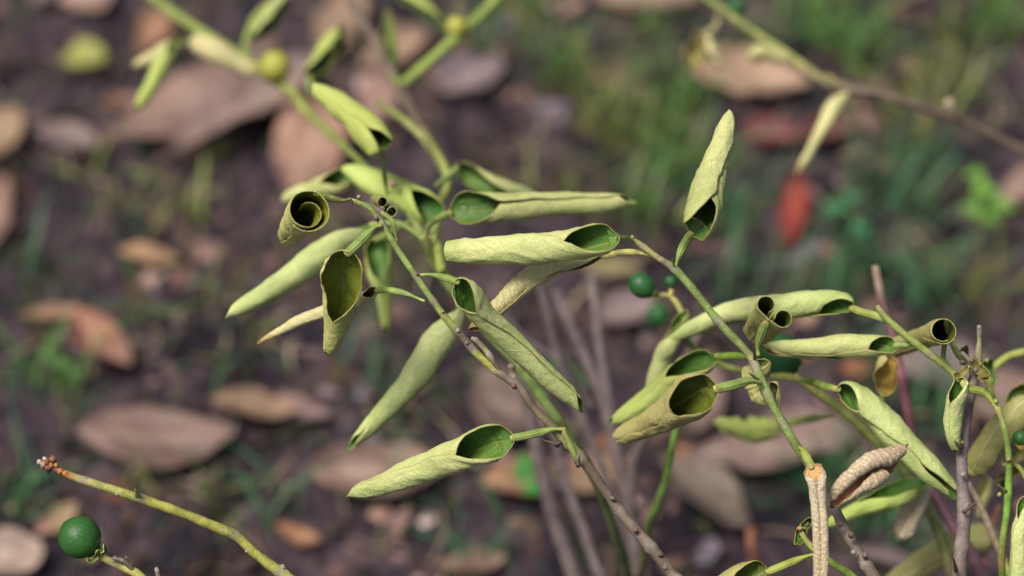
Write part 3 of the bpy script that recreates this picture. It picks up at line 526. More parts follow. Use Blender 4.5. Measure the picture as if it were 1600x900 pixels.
rleaf(E, [(1322, 146, 1.27), (1306, 162, 1.26), (1285, 200, 1.25), (1262, 240, 1.25), (1243, 272, 1.25)], ((0, 14), (.3, 15), (.7, 9), (1, 4)), ((0, 60), (1, 60)), ((0, 110, 110), (.3, 180, 175), (1, 185, 180)), 'cream', seed=51, petiole=[(1330, 138, 1.27)], label='straw coloured rolled leaf pointing down left', **LC)
rleaf(E, [(1098, 52, 1.3), (1088, 72, 1.3), (1086, 90, 1.3), (1092, 106, 1.3)], ((0, 9), (.5, 19), (1, 12)), ((0, 0), (1, 0)), ((0, 90, 90), (1, 130, 100)), 'cream', seed=52, petiole=[(1122, 15, 1.3), (1118, 42, 1.3)], pr=3.4, pcol=(.3, .27, .12), **LC)
rleaf(E, [(1100, 58, 1.3), (1112, 78, 1.3), (1124, 104, 1.3)], ((0, 8), (.5, 14), (1, 5)), ((0, 60), (1, 60)), ((0, 120, 120), (1, 160, 150)), 'cream', seed=53, **LC)
rleaf(E, [(1238, 92, 1.28), (1215, 86, 1.28), (1185, 78, 1.28), (1178, 96, 1.285)], ((0, 9), (.4, 15), (.7, 18), (1, 11)), ((0, 90), (1, 90)), ((0, 100, 100), (1, 150, 140)), 'cream', seed=54, label='cream shrivelled leaf on the green twig', **LC)
fruit(E, 1150, 12, 1.3, 16, M_FRUIT2, ax=(0, -1), label='small dark green fruit')
# ================================================================== F and G: bottom left twigs
Fs = root('citrus_sapling', 'yellow green bare shoot slanting across lower left with shrivelled reddish brown tip', 'sapling', base_of(520, 960, 1.0, 0.03, 0.02), SHR)
stem(Fs, [(78, 730, 1.0, 4), (92, 735, 1.0, 5), (112, 744, 1.0, 6.5), (150, 757, 1.0, 6.5), (210, 776, 1.0, 7.5), (290, 804, 1.0, 7.5), (345, 827, 1.0, 8), (368, 836, 1.0, 8), (400, 866, 1.0, 7.5), (450, 903, 1.0, 9), (520, 960, 1.0, 9)],
     [(0, BROWN), (.06, (.35, .14, .05)), (.09, YEL), (.12, GREY), (.13, YEL), (.28, YG), (.30, GREY), (.31, (.28, .27, .05)), (1, (.27, .28, .055))], nodes=[(.11, .12), (.29, .12), (.6, .12), (.78, .2)], ground=(.03, .02))
for x, y, r, c in [(70, 717, 4.5, (.5, .45, .38)), (83, 718, 6.5, (.26, .11, .05)), (68, 727, 7, (.36, .22, .14)), (74, 722, 7, (.2, .08, .05)), (80, 728, 6, (.3, .12, .05)), (76, 732, 7, (.18, .06, .04)), (62, 722, 5, (.5, .4, .3)), (95, 737, 6, (.34, .13, .05)), (348, 829, 6, PALE), (184, 772, 5, PALE), (386, 861, 4, (.45, .3, .22)), (442, 887, 6, PALE), (88, 728, 5, (.4, .2, .08)), (103, 741, 6, (.4, .18, .05))]:
    bud(Fs, x, y, .995, r, c)
spike(Fs, (215, 775, .995), (211, 764, .99), 5, YEL)
Gs = root('citrus_sapling', 'short shoot in the bottom left corner carrying one round dark green fruit', 'sapling', base_of(260, 960, 1.0, 0.02, 0.02), SHR)
stem(Gs, [(148, 866, 1.0, 6), (162, 872, .998, 6), (190, 886, .998, 6), (222, 903, .998, 7), (260, 960, 1.0, 8)], [(0, YG), (.2, YEL), (1, (.36, .33, .06))], nodes=[(.25, .2)], ground=(.02, .02))
fruit(Gs, 125, 840, .995, 33.5, M_FRUIT, ax=(.62, -.6), label='round dark green fruit')
rleaf(Gs, [(160, 868, .99), (166, 862, .988), (163, 850, .986)], ((0, 4), (.5, 5), (1, 2)), ((0, 60), (1, 60)), ((0, 60, 60), (1, 80, 80)), 'lime', seed=60, nt=16, nv=12, name='sepal')
rleaf(Gs, [(152, 870, .99), (142, 876, .988), (137, 873, .986)], ((0, 4), (.5, 5), (1, 2)), ((0, 60), (1, 60)), ((0, 60, 60), (1, 80, 80)), 'lime', seed=61, nt=16, nv=12, name='sepal')
stem(Gs, [(176, 872, .995, 2), (192, 876, .995, 3.5), (205, 888, .997, 4), (216, 900, .998, 4)], [(0, PALE), (.4, GREY), (1, BARK)], name='twig')
for x, y, r, c in [(180, 872, 4, GREY), (194, 878, 5, BARK), (203, 884, 5, PALE), (176, 880, 4, BROWN), (245, 890, 4.5, PALE), (198, 872, 3, GREY)]: bud(Gs, x, y, .993, r, c)
stem(Gs, [(245, 890, .993, 3), (248, 905, .995, 4), (250, 945, 1.0, 5)], [(0, TAN), (1, BROWN)], name='twig')
# ================================================================== H: right cluster, grey stem
H = root('citrus_sapling', 'sapling near the right edge with upright grey stem and green twig bearing rolled leaves', 'sapling', base_of(1498, 960, 1.02, 0, .02), SHR)
stem(H, [(1530, 508, 1.02, 3), (1530, 535, 1.02, 3.5), (1527, 570, 1.02, 8), (1517, 612, 1.02, 9.5), (1510, 650, 1.02, 9), (1503, 705, 1.02, 9.5), (1504, 760, 1.02, 9.5), (1507, 800, 1.02, 11), (1503, 850, 1.02, 11), (1498, 902, 1.02, 12), (1497, 960, 1.02, 12)],
     [(0, PALE), (.03, (.25, .24, .12)), (.12, (.22, .20, .1)), (.14, GREY), (.5, (.22, .17, .17)), (1, GREY)], nodes=[(.02, .4), (.2, .15), (.42, .15), (.62, .2), (.75, .15)], ground=(0, .02), n=150)
stem(H, [(1370, 478, 1.015, 3.5), (1382, 494, 1.015, 5), (1410, 520, 1.015, 5.5), (1440, 544, 1.015, 6), (1470, 566, 1.015, 6), (1496, 590, 1.015, 6), (1514, 612, 1.02, 7)], [(0, YEL), (.1, GREEN), (.6, YG), (1, GREEN)], name='twig', nodes=[(.55, .2)])
stem(H, [(1478, 502, 1.02, 5), (1484, 525, 1.02, 5), (1496, 552, 1.02, 5.5), (1510, 568, 1.02, 5), (1522, 585, 1.02, 5)], [(0, (.35, .38, .14)), (.6, GREEN), (1, GREY)], name='twig')
stem(H, [(1476, 536, 1.02, 4), (1474, 560, 1.02, 4), (1480, 572, 1.018, 4)], [(0, YG), (1, YG)], name='twig')
spike(H, (1506, 800, 1.01), (1528, 783, 1.005), 4, GREY); spike(H, (1500, 700, 1.01), (1491, 688, 1.008), 4, BROWN); spike(H, (1494, 892, 1.01), (1489, 868, 1.0), 4, BROWN); spike(H, (1516, 791, 1.01), (1524, 795, 1.005), 4, BARK)
for x, y, r, c in [(1530, 512, 3.5, PALE), (1504, 566, 5, GREY), (1502, 692, 4.5, (.4, .25, .12)), (1505, 742, 4.5, PALE), (1525, 578, 6, GREY)]: bud(H, x, y, 1.01, r, c)
rleaf(H, [(1332, 483, 1.03), (1312, 474, 1.03), (1270, 474, 1.035), (1210, 480, 1.04), (1150, 488, 1.05), (1095, 508, 1.06), (1046, 532, 1.06)], ((0, 15), (.1, 18), (.4, 22), (.7, 19), (.9, 15), (1, 11)), ((0, -30), (.15, -50), (.4, -110), (1, -120)), ((0, 90, 90), (.08, 120, 120), (.18, 178, 178), (1, 190, 185)), 'fresh', wr=.03, nw=26, seed=71, nt=90, nv=40, t0=.05,
      petiole=[(1406, 516, 1.015), (1375, 496, 1.02), (1345, 487, 1.025)], pr=5, pcol=YG, label='long pale leaf arching behind the slanting green twig')
rleaf(H, [(1402, 540, 1.02), (1388, 539, 1.02), (1350, 541, 1.025), (1290, 543, 1.03), (1230, 543, 1.035), (1185, 541, 1.04)], ((0, 14), (.15, 17), (.4, 19), (.7, 15), (1, 7)), ((0, 30), (.2, -10), (.5, -60), (1, -60)), ((0, 70, 70), (.08, 110, 100), (.2, 176, 176), (1, 190, 182)), 'fresh', wr=.045, nw=24, seed=72, nt=70, nv=40, t0=.07, petiole=[(1432, 540, 1.018), (1418, 538, 1.018)], pr=4, label='horizontal ribbed leaf with small cup at its right end')
rleaf(H, [(1325, 556, 1.035), (1280, 556, 1.035), (1240, 554, 1.035), (1195, 548, 1.035)], ((0, 4), (.5, 7), (1, 5)), ((0, -20), (1, -20)), ((0, 120, 120), (.5, 200, 180), (1, 150, 150)), 'cream', wr=.05, seed=73, **LC)
rleaf(H, [(1474, 518, 1.0), (1455, 522, 1.025), (1430, 532, 1.05), (1400, 545, 1.07), (1375, 560, 1.08)], ((0, 20), (.25, 20), (.6, 18), (1, 18)), ((0, -60), (1, -90)), ((0, 190, 190), (.2, 230, 200), (1, 220, 190)), 'olive', seed=74, t0=0, wr=.03, petiole=[(1484, 530, 1.018)], nt=44, nv=40, label='olive leaf rolled with its mouth to the right')
rleaf(H, [(1380, 618, 1.045), (1384, 602, 1.045), (1385, 580, 1.05), (1392, 556, 1.05)], ((0, 14), (.4, 20), (1, 18)), ((0, 0), (1, 30)), ((0, 60, 60), (.3, 90, 90), (.7, 140, 130), (1, 150, 140)), 'yellow', seed=75, petiole=[(1370, 650, 1.06), (1376, 632, 1.05)], label='yellow brown leaf hanging upside down', **LC)
rleaf(H, [(1503, 590, 1.005), (1498, 612, 1.005), (1490, 640, 1.01), (1488, 675, 1.012), (1494, 708, 1.015)], ((0, 11), (.2, 15), (.6, 15), (1, 7)), ((0, 30), (.3, 40), (1, 10)), ((0, 90, 90), (.15, 130, 110), (.3, 170, 165), (1, 180, 172)), 'fresh', seed=76, wr=.03, t0=.08, petiole=[(1558, 640, 1.01), (1540, 615, 1.008), (1515, 607, 1.005)], pr=5.5, pcol=YG, nt=50, nv=40, label='narrow pale leaf hanging beside the grey stem')
for q in [((1520, 565, 1.01), (1540, 585, 1.0), 12), ((1512, 575, 1.01), (1497, 590, 1.0), 10), ((1515, 560, 1.02), (1508, 545, 1.0), 9), ((1532, 572, 1.01), (1536, 592, 1.0), 9)]: flatleaf(H, q[0], q[1], q[2], 'cream', seed=int(q[2]*7))
# ================================================================== L: green branch behind right, with fruit
Ls = root('citrus_sapling', 'soft green branch behind the right twig carrying one big dark green fruit', 'sapling', base_of(1500, 960, 1.12, .02, .03), SHR)
stem(Ls, [(1240, 588, 1.08, 7), (1275, 612, 1.08, 7), (1320, 645, 1.08, 8), (1370, 690, 1.08, 8), (1420, 745, 1.09, 8), (1470, 840, 1.1, 9), (1500, 960, 1.12, 10)], [(0, YEL), (.1, YG), (.6, (.24, .28, .08)), (1, BARK)], ground=(.02, .03))
fruit(Ls, 1218, 556, 1.09, 35, M_FRUIT2, ax=(.7, -.6), label='big dark green fruit half hidden by a leaf')
rleaf(Ls, [(1308, 608, 1.03), (1325, 613, 1.03), (1360, 642, 1.03), (1405, 692, 1.03), (1455, 738, 1.03), (1505, 780, 1.03)], ((0, 15), (.15, 22), (.4, 28), (.75, 24), (1, 12)), ((0, 35), (.2, 40), (.5, 10), (1, 0)), ((0, 80, 80), (.08, 120, 110), (.2, 178, 170), (.5, 176, 172), (1, 160, 155)), 'fresh', seed=81, wr=.015, t0=.09, nt=70, nv=44, petiole=[(1245, 592, 1.075), (1270, 597, 1.05), (1290, 604, 1.035)], pr=5, pcol=(.2, .3, .05), label='long pale leaf slanting down to the grey stem')
rleaf(Ls, [(1066, 505, 1.075), (1048, 534, 1.075), (1034, 565, 1.08), (1014, 618, 1.08)], ((0, 12), (.4, 16), (.7, 15), (1, 8)), ((0, 60), (1, 90)), ((0, 80, 80), (.15, 130, 120), (.35, 178, 170), (1, 185, 175)), 'fresh', seed=77, nt=44, nv=32, label='pale leaf hanging below the little fruits')
rleaf(Ls, [(1222, 663, 1.15), (1200, 668, 1.15), (1165, 668, 1.15), (1115, 656, 1.15)], ((0, 14), (.4, 24), (.8, 18), (1, 6)), ((0, 130), (1, 140)), ((0, 60, 60), (.3, 110, 90), (1, 80, 70)), 'lime', seed=82, rag=.35, wr=.08, petiole=[(1300, 650, 1.1), (1262, 655, 1.13)], pr=5, pcol=YG, label='ragged yellow green leaf seen soft behind the stem', **LC)
rleaf(Ls, [(1448, 745, 1.07), (1425, 752, 1.07), (1385, 775, 1.065), (1335, 797, 1.06), (1285, 822, 1.06)], ((0, 26), (.25, 28), (.5, 22), (1, 10)), ((0, 55), (.4, 60), (1, 60)), ((0, 50, 50), (.15, 85, 85), (.4, 115, 120), (.7, 175, 165), (1, 180, 170)), 'lime', seed=83, t0=.14, nt=54, nv=40, petiole=[(1435, 770, 1.095)], label='green cupped leaf below the dry crinkled leaf')
fc = stem(Ls, [(1072, 505, 1.08, 5), (1060, 478, 1.08, 5), (1045, 462, 1.08, 4), (1025, 462, 1.08, 4), (1012, 462, 1.08, 4)], [(0, YG), (.5, YEL), (1, YG)], name='twig')
stem(Ls, [(1046, 464, 1.08, 4), (1050, 452, 1.08, 4)], [(0, YEL), (1, YEL)], name='twig')
stem(Ls, [(1072, 505, 1.08, 5), (1080, 540, 1.09, 5), (1140, 575, 1.1, 5), (1240, 590, 1.08, 6)], [(0, YG), (1, YG)], name='twig')
fruit(Ls, 1003, 446, 1.075, 20, M_FRUIT2, ax=(.7, -.6), sc=1.12, label='small oval bluish green fruit'); fruit(Ls, 1048, 440, 1.08, 10, M_FRUIT2, ax=(0, -1), label='tiny green fruit'); fruit(Ls, 1028, 492, 1.27, 19, M_FRUIT2, ax=(.3, .9), label='blurred green fruit under the small ones')
rleaf(Ls, [(1072, 484, 1.075), (1064, 496, 1.075), (1056, 520, 1.08), (1040, 545, 1.085)], ((0, 12), (.4, 15), (1, 9)), ((0, 60), (1, 60)), ((0, 80, 80), (.4, 120, 110), (1, 150, 140)), 'lime', seed=84, **LC)
# ================================================================== I red stem, K green shoot, O bottom shoot
I = root('citrus_sapling', 'dark purplish red stem slanting through the right cluster with a pale brown broken tip', 'sapling', base_of(1560, 960, 1.12, .02, .03), SHR)
stem(I, [(1368, 415, 1.12, 5), (1370, 430, 1.12, 6), (1378, 470, 1.12, 6.5), (1398, 540, 1.11, 7.5), (1412, 610, 1.1, 8), (1428, 690, 1.1, 8), (1448, 750, 1.1, 8.5), (1478, 805, 1.1, 9), (1520, 870, 1.1, 10), (1560, 960, 1.12, 11)], [(0, TAN), (.06, (.3, .2, .16)), (.1, (.12, .06, .06)), (.3, (.19, .07, .08)), (.6, (.20, .09, .11)), (1, (.16, .1, .13))], ground=(.02, .03))
rleaf(I, [(1445, 757, 1.09), (1436, 775, 1.08), (1422, 805, 1.08), (1408, 842, 1.085)], ((0, 9), (.3, 18), (.6, 21), (1, 17)), ((0, 150), (1, 210)), ((0, 60, 60), (.3, 110, 90), (.7, 95, 120), (1, 60, 80)), 'dry', seed=91, wr=.09, rag=.16, ta=.04, petiole=[(1452, 752, 1.1)], label='pinkish beige dry leaf hanging from the red stem', **LC)
stem(I, [(1562, 790, 1.13, 5), (1545, 830, 1.13, 5), (1535, 880, 1.12, 6), (1550, 940, 1.12, 6)], [(0, (.35, .14, .09)), (1, (.3, .12, .09))], name='twig')
Kk = root('citrus_sapling', 'thin bright green shoot at the right edge with olive leaves and one small fruit', 'sapling', base_of(1575, 960, 1.04, .02, .02), SHR)
stem(Kk, [(1558, 636, 1.01, 5), (1568, 665, 1.01, 5), (1576, 710, 1.015, 5), (1576, 760, 1.02, 6), (1572, 810, 1.02, 6), (1566, 850, 1.02, 6), (1566, 900, 1.03, 6), (1575, 960, 1.04, 7)], [(0, YEL), (.1, GREEN), (.5, (.15, .30, .03)), (.7, YEL), (.72, (.4, .25, .08)), (.76, (.15, .28, .03)), (1, GREEN)], ground=(.02, .02))
stem(Kk, [(1512, 755, 1.05, 5), (1530, 785, 1.05, 5), (1548, 830, 1.05, 6), (1570, 880, 1.05, 6), (1590, 960, 1.05, 7)], [(0, TAN), (.5, TAN), (.6, YG), (1, GREEN)], ground=(.02, .02))
stem(Kk, [(1604, 550, 1.08, 7), (1578, 556, 1.08, 6), (1556, 572, 1.08, 6), (1545, 592, 1.07, 6), (1556, 636, 1.02, 4)], [(0, YG), (1, YG)], name='twig')
spike(Kk, (1571, 768, 1.01), (1559, 757, 1.005), 4, YEL); bud(Kk, 1562, 773, 1.01, 4, YEL); bud(Kk, 1556, 628, 1.005, 5, YG); bud(Kk, 1559, 645, 1.03, 6, (.6, .3, .2)); bud(Kk, 1576, 718, 1.01, 5, (.3, .2, .1))
rleaf(Kk, [(1514, 742, 1.06), (1525, 728, 1.06), (1545, 698, 1.055), (1575, 662, 1.05), (1612, 625, 1.05)], ((0, 18), (.3, 24), (1, 26)), ((0, 180), (1, 160)), ((0, 80, 80), (.3, 120, 120), (1, 140, 140)), 'olive', seed=92, label='large olive leaf back cut off by the right edge', petiole=[(1500, 752, 1.07)], nt=50, nv=40)
rleaf(Kk, [(1575, 640, 1.07), (1590, 625, 1.07), (1610, 610, 1.07)], ((0, 10), (.5, 22), (1, 22)), ((0, 0), (1, 0)), ((0, 50, 50), (1, 100, 100)), 'olive', seed=93, **LC)
rleaf(Kk, [(1606, 775, 1.01), (1599, 800, 1.01), (1594, 850, 1.01), (1590, 925, 1.01)], ((0, 12), (.3, 14), (1, 17)), ((0, 30), (1, 60)), ((0, 90, 90), (.15, 150, 140), (.3, 180, 175), (1, 185, 180)), 'fresh', seed=94, wr=.04, nt=50, nv=36, label='pale rolled leaf standing in the bottom right corner')
fruit(Kk, 1594, 684, 1.03, 12, M_FRUIT, ax=(-.3, -.9), label='small green fruit')
for q in [((1576, 722, 1.05), (1610, 700, 1.05), 15, 'cream'), ((1600, 730, 1.06), (1555, 750, 1.06), 9, 'cream'), ((1570, 745, 1.06), (1560, 775, 1.07), 8, 'lime'), ((1588, 690, 1.04), (1600, 705, 1.03), 7, 'yellow'), ((1548, 590, 1.06), (1545, 570, 1.06), 14, 'lime')]: flatleaf(Kk, q[0], q[1], q[2], q[3], seed=int(q[2]*5))
stem(Kk, [(1578, 725, 1.02, 4), (1592, 730, 1.02, 4), (1605, 750, 1.02, 4)], [(0, BROWN), (.4, YG), (1, GREEN)], name='twig')
rleaf(Kk, [(1540, 745, 1.12), (1535, 780, 1.12), (1528, 810, 1.12)], ((0, 10), (.5, 12), (1, 6)), ((0, 60), (1, 60)), ((0, 80, 80), (.5, 150, 140), (1, 150, 140)), 'olive', seed=95, **LC)
rleaf(Kk, [(1560, 835, 1.12), (1500, 850, 1.12), (1440, 880, 1.12), (1380, 920, 1.12)], ((0, 20), (.4, 26), (1, 16)), ((0, 180), (1, 160)), ((0, 80, 80), (.5, 130, 130), (1, 140, 140)), 'olive', seed=96, label='olive leaf low behind the stems', **LC)
O = root('citrus_sapling', 'green shoot at the bottom edge behind the hanging dry leaf, with one cupped leaf', 'sapling', base_of(1372, 960, 1.01, .02, .02), SHR)
stem(O, [(1252, 832, 1.0, 4), (1262, 848, 1.0, 5), (1282, 866, 1.0, 6), (1312, 888, 1.0, 6.5), (1335, 905, 1.0, 7), (1372, 960, 1.01, 8)], [(0, YEL), (.2, (.2, .3, .05)), (1, (.2, .3, .05))], ground=(.02, .02))
spike(O, (1278, 862, .995), (1268, 852, .99), 3, BROWN); bud(O, 1250, 826, .995, 5, (.4, .22, .08)); bud(O, 1262, 820, .995, 4, BROWN)
rleaf(O, [(1202, 894, .99), (1185, 896, .988), (1160, 902, .99), (1115, 920, .995), (1060, 945, 1.0)], ((0, 22), (.3, 24), (.6, 20), (1, 10)), ((0, 10), (1, -10)), ((0, 70, 70), (.12, 110, 105), (.28, 160, 150), (.4, 182, 178), (1, 186, 180)), 'olive', seed=97, t0=.15, nt=54, nv=44, petiole=[(1274, 866, .998), (1258, 870, .996), (1228, 882, .992)], pr=5, pcol=YG, label='cupped leaf cut by the bottom edge')
for q in [((1252, 832, 1.0), (1246, 846, 1.0), 9), ((1256, 828, 1.0), (1266, 812, 1.0), 7), ((1254, 836, 1.0), (1262, 850, 1.01), 6)]: flatleaf(O, q[0], q[1], q[2], 'lime', seed=int(q[2]*9), fold=1.2)
Gr = root('green_shoot', 'thin upright green shoot turning brown lower down, blurred below the round mouthed leaf', 'shoot', base_of(1000, 900, 1.2, 0, .02))
stem(Gr, [(1060, 655, 1.1, 5), (1050, 700, 1.1, 5.5), (1040, 750, 1.11, 6), (1024, 795, 1.12, 6), (1012, 830, 1.14, 6), (1000, 900, 1.2, 6)], [(0, (.18, .33, .05)), (.5, (.2, .3, .06)), (.6, TAN), (.8, YG), (1, BARK)], ground=(0, .02), nodes=[(.58, .2)])
Rs = root('broken_stem', 'short orange brown broken stem stub standing in dark soil below centre right', 'twig', tuple(ground_at(1172, 900)))
stem(Rs, [(1173, 825, 1.3, 7), (1174, 850, 1.3, 7), (1176, 885, 1.31, 8)], [(0, (.4, .16, .09)), (1, (.3, .12, .08))], ground=(0, .0))

# ================================================================== fallen leaves on the ground
FG = 'fallen leaves lying on the soil'
def fallen(a, b, w, col, label, group=FG, lift=0.010, cat='fallen leaf', curl=0.25, asym=0.0, bend=0.0, name='fallen_leaf', pw=0.75, seed=None, col2=None, up=0.35):
    """leaf lying on the soil between picture points a and b, w = full width px"""
    SEED[0] += 1; f = wavy(seed or SEED[0]); a = np.array(a, float); b = np.array(b, float); m = (a+b)/2
    dr = (b-a)/np.linalg.norm(b-a); pn = np.array([-dr[1], dr[0]])
    A3, B3 = ground_at(*a), ground_at(*b); W3 = (ground_at(*(m+pn*w/2))-ground_at(*(m-pn*w/2)))/2
    rr_ = random.Random(SEED[0]); asym += rr_.uniform(-.7, .7); bend += rr_.uniform(-.22, .22); curl += rr_.uniform(-.1, .35); pw *= rr_.uniform(.8, 1.25)
    nt, nv = 30, 16; V = []; L = np.linalg.norm(B3-A3); Wl = np.linalg.norm(W3); uvs = []; cols = []
    col = [col[0]*0.92, col[1]*0.80, col[2]*0.74]; col2 = None if col2 is None else [col2[0]*0.92, col2[1]*0.80, col2[2]*0.74]
    c1 = np.array(col)*[.84, .94, .97]; c2 = np.array(col2 if col2 is not None else [k*0.72 for k in col])*[.66, .74, .80]
    for i in range(nt):
        t = i/(nt-1); sh = max(0.02, math.sin(math.pi*min(1, max(0, t))))**pw*(1+asym*(t-.5))
        for j in range(nv):
            v = -1+2*j/(nv-1); wv = 1+0.12*float(f(t*9, math.copysign(3, v)))+0.05*float(f(t*30, math.copysign(5, v)))
            p = A3*(1-t)+B3*t+W3*(v*sh*wv+bend*math.sin(math.pi*t))
            z = max(hgt(p[0], p[1]), -0.004)*0.6+lift+Wl*(curl*(v*v)*sh*(1 if v > 0 else .6)+0.20*float(f(t*6, v*2.5)))+L*up*0.12*(2*t-1)**2-Wl*0.05*math.exp(-(v/.08)**2)
            V.append((p[0], p[1], z)); g = 0.5+0.5*float(f(t*5+9, v*3)); g = min(1, max(0, g))
            q = c1*(1-g)+c2*g
            if abs(v) < 0.1: q = q*0.8+np.array([.45, .36, .26])*0.2
            cols.append(q)
    V = np.array(V); o = nt*nv; V = np.vstack([V, V-np.array([0, 0, 0.0006])]); F = []
    for i in range(nt-1):
        for j in range(nv-1):
            k = i*nv+j; F.append((k, k+nv, k+nv+1, k+1)); F.append((o+k+1, o+k+nv+1, o+k+nv, o+k))
    rim = [(0, j) for j in range(nv)]+[(i, nv-1) for i in range(1, nt)]+[(nt-1, j) for j in range(nv-2, -1, -1)]+[(i, 0) for i in range(nt-2, 0, -1)]
    for p, q in zip(rim, rim[1:]+rim[:1]):
        ia, ic = p[0]*nv+p[1], q[0]*nv+q[1]; F.append((ia, ic, o+ic, o+ia))
    ob = mk(name, V, F, M_FALL, None, origin=(*((A3+B3)/2)[:2], 0.0), col=np.vstack([cols, cols]))
    ob['label'] = label; ob['category'] = cat
    if group: ob['group'] = group
    return ob
TN = (.34, .24, .18); MV = (.27, .20, .20); PK = (.42, .27, .21); BT = (.42, .31, .21); DK = (.19, .13, .11)
fallen((182, 220), (440, 75), 92, (0.316, 0.210, 0.164), 'big tan brown fallen leaf slanting at upper left, left one of the touching pair', col2=(0.242, 0.151, 0.120))
fallen((268, 262), (505, 118), 100, (0.279, 0.193, 0.172), 'big mauve brown fallen leaf of the upper left pair, right of the tan one', lift=.016, col2=(0.205, 0.134, 0.124))
fallen((452, 318), (520, 165), 118, (0.409, 0.244, 0.180), 'salmon coloured broad fallen leaf behind the spiral rolled leaf', lift=.014, col2=(0.335, 0.202, 0.144))
fallen((572, 210), (606, 110), 60, (0.335, 0.202, 0.168), 'small pinkish fallen leaf behind the green tube leaf')
fallen((685, 150), (788, 105), 66, (0.242, 0.176, 0.192), 'mauve grey fallen leaf below the slanting green twig at top', col2=(0.186, 0.134, 0.152))
fallen((1072, 128), (1262, 158), 78, (0.428, 0.286, 0.200), 'pale tan fallen leaf at upper right above the dark red leaves', lift=.018, col2=(0.372, 0.235, 0.160))
fallen((925, -12), (1090, 8), 70, (0.353, 0.235, 0.168), 'tan fallen leaf cut by the top edge right of centre')
fallen((505, 100), (560, -40), 75, (0.372, 0.252, 0.168), 'tan fallen leaf cut by the top edge behind grey stem')
fallen((560, 120), (668, 60), 50, (0.335, 0.218, 0.152), 'tan fallen leaf right of the grey stem near the top edge')
fallen((88, 12), (182, -2), 62, (0.372, 0.244, 0.192), 'rounded pinkish tan fallen leaf at the top edge, upper left')
fallen((48, 8), (88, 4), 34, (0.279, 0.193, 0.176), 'small greyish fallen leaf in the top left corner')
fallen((-35, 245), (34, 178), 66, (0.391, 0.260, 0.160), 'sandy fallen leaf at the left edge, upper of two')
fallen((55, 205), (155, 228), 44, (0.223, 0.155, 0.148), 'grey mauve fallen leaf lying flat below the yellow green one')
fallen((-30, 420), (14, 268), 62, (0.298, 0.185, 0.144), 'brown fallen leaf cut by the left edge, tall and narrow')
fallen((-60, 905), (72, 870), 70, (0.372, 0.277, 0.224), 'pale greyish tan fallen leaf in the bottom left corner')
fallen((488, 748), (700, 752), 92, (0.225, 0.140, 0.110), 'brown oval fallen leaf under the lower rolled leaf', lift=.014, curl=.15)
fallen((125, 688), (375, 690), 84, (0.235, 0.145, 0.120), 'long pinkish brown fallen leaf at lower left', curl=.15, bend=.2)
fallen((330, 652), (468, 668), 50, (0.300, 0.185, 0.112), 'ochre fallen leaf overlapping the long pinkish one', lift=.018)
fallen((408, 632), (522, 662), 48, (0.260, 0.168, 0.160), 'pinkish grey fallen leaf right of the ochre one')
fallen((118, 505), (208, 598), 68, (0.34, 0.11, 0.045), 'rust coloured curled fallen leaf at left', col2=(0.316, 0.193, 0.152), lift=.016, curl=.5)
fallen((30, 508), (126, 484), 26, (0.372, 0.218, 0.136), 'narrow sandy fallen leaf left of the rust coloured one')
fallen((182, 392), (284, 420), 32, (0.391, 0.227, 0.112), 'narrow orange tan fallen leaf at left centre')
fallen((1025, 735), (1170, 838), 88, (0.233, 0.176, 0.136), 'grey brown fallen leaf lying in shade below the round mouthed leaf', lift=.014)
fallen((1075, 725), (1335, 690), 100, (0.251, 0.172, 0.152), 'big mauve brown fallen leaf behind the lower part of the slanting twig', lift=.012)
fallen((1085, 700), (1110, 560), 78, (0.279, 0.185, 0.160), 'pinkish mauve fallen leaf behind the round mouthed leaf', lift=.016)
fallen((1385, 560), (1555, 600), 92, (0.242, 0.185, 0.176), 'grey fallen leaf behind the right cluster', lift=.014)
fallen((1505, 650), (1640, 610), 90, (0.279, 0.181, 0.152), 'brown fallen leaf at the right edge behind the olive leaves')
fallen((1234, 382), (1248, 278), 40, (0.27, 0.022, 0.012), 'bright red small fallen leaf on dark soil at upper right', curl=.4, col2=(0.279, 0.042, 0.020))
fallen((1160, 208), (1250, 222), 42, (0.158, 0.025, 0.028), 'dark crimson fallen leaf under the tan one, left of two', col2=(0.112, 0.025, 0.028))
fallen((1240, 222), (1345, 195), 46, (0.130, 0.025, 0.028), 'dark crimson fallen leaf beside the straw coloured hanging leaf', col2=(0.084, 0.025, 0.028))
fallen((1560, 320), (1640, 285), 55, (0.335, 0.218, 0.176), 'tan fallen leaf cut by the right edge')
fallen((735, 600), (880, 665), 108, (0.233, 0.155, 0.132), 'broad dull pinkish brown fallen leaf behind the sharp grey stem')
fallen((750, 762), (862, 772), 66, (0.335, 0.185, 0.104), 'ochre brown fallen leaf beside the bright green weed')
fallen((880, 760), (985, 735), 60, (0.335, 0.210, 0.128), 'tan fallen leaf lying among the bare grey stems')
fallen((935, 498), (1035, 478), 60, (0.251, 0.185, 0.188), 'pale mauve fallen leaf below the small oval fruit')
fallen((95, 98), (166, 86), 42, (0.324, 0.344, 0.072), 'yellow green fresh fallen leaf at upper left', col2=(0.270, 0.310, 0.054))
fallen((432, 830), (502, 852), 26, (0.335, 0.151, 0.064), 'little orange brown fallen leaf at the bottom, left of centre')
fallen((78, 838), (122, 790), 36, (0.353, 0.244, 0.136), 'sandy fallen leaf half hidden by the green fruit')
fallen((215, 92), (262, 22), 48, (0.353, 0.185, 0.104), 'orange tan fallen leaf behind pale rolled leaves at top left')
fallen((1330, 870), (1440, 895), 40, (0.205, 0.151, 0.152), 'dark mauve fallen leaf at the bottom edge, right')
fallen((680, 890), (790, 880), 38, (0.251, 0.151, 0.112), 'dull brown fallen leaf cut by the bottom edge at centre')
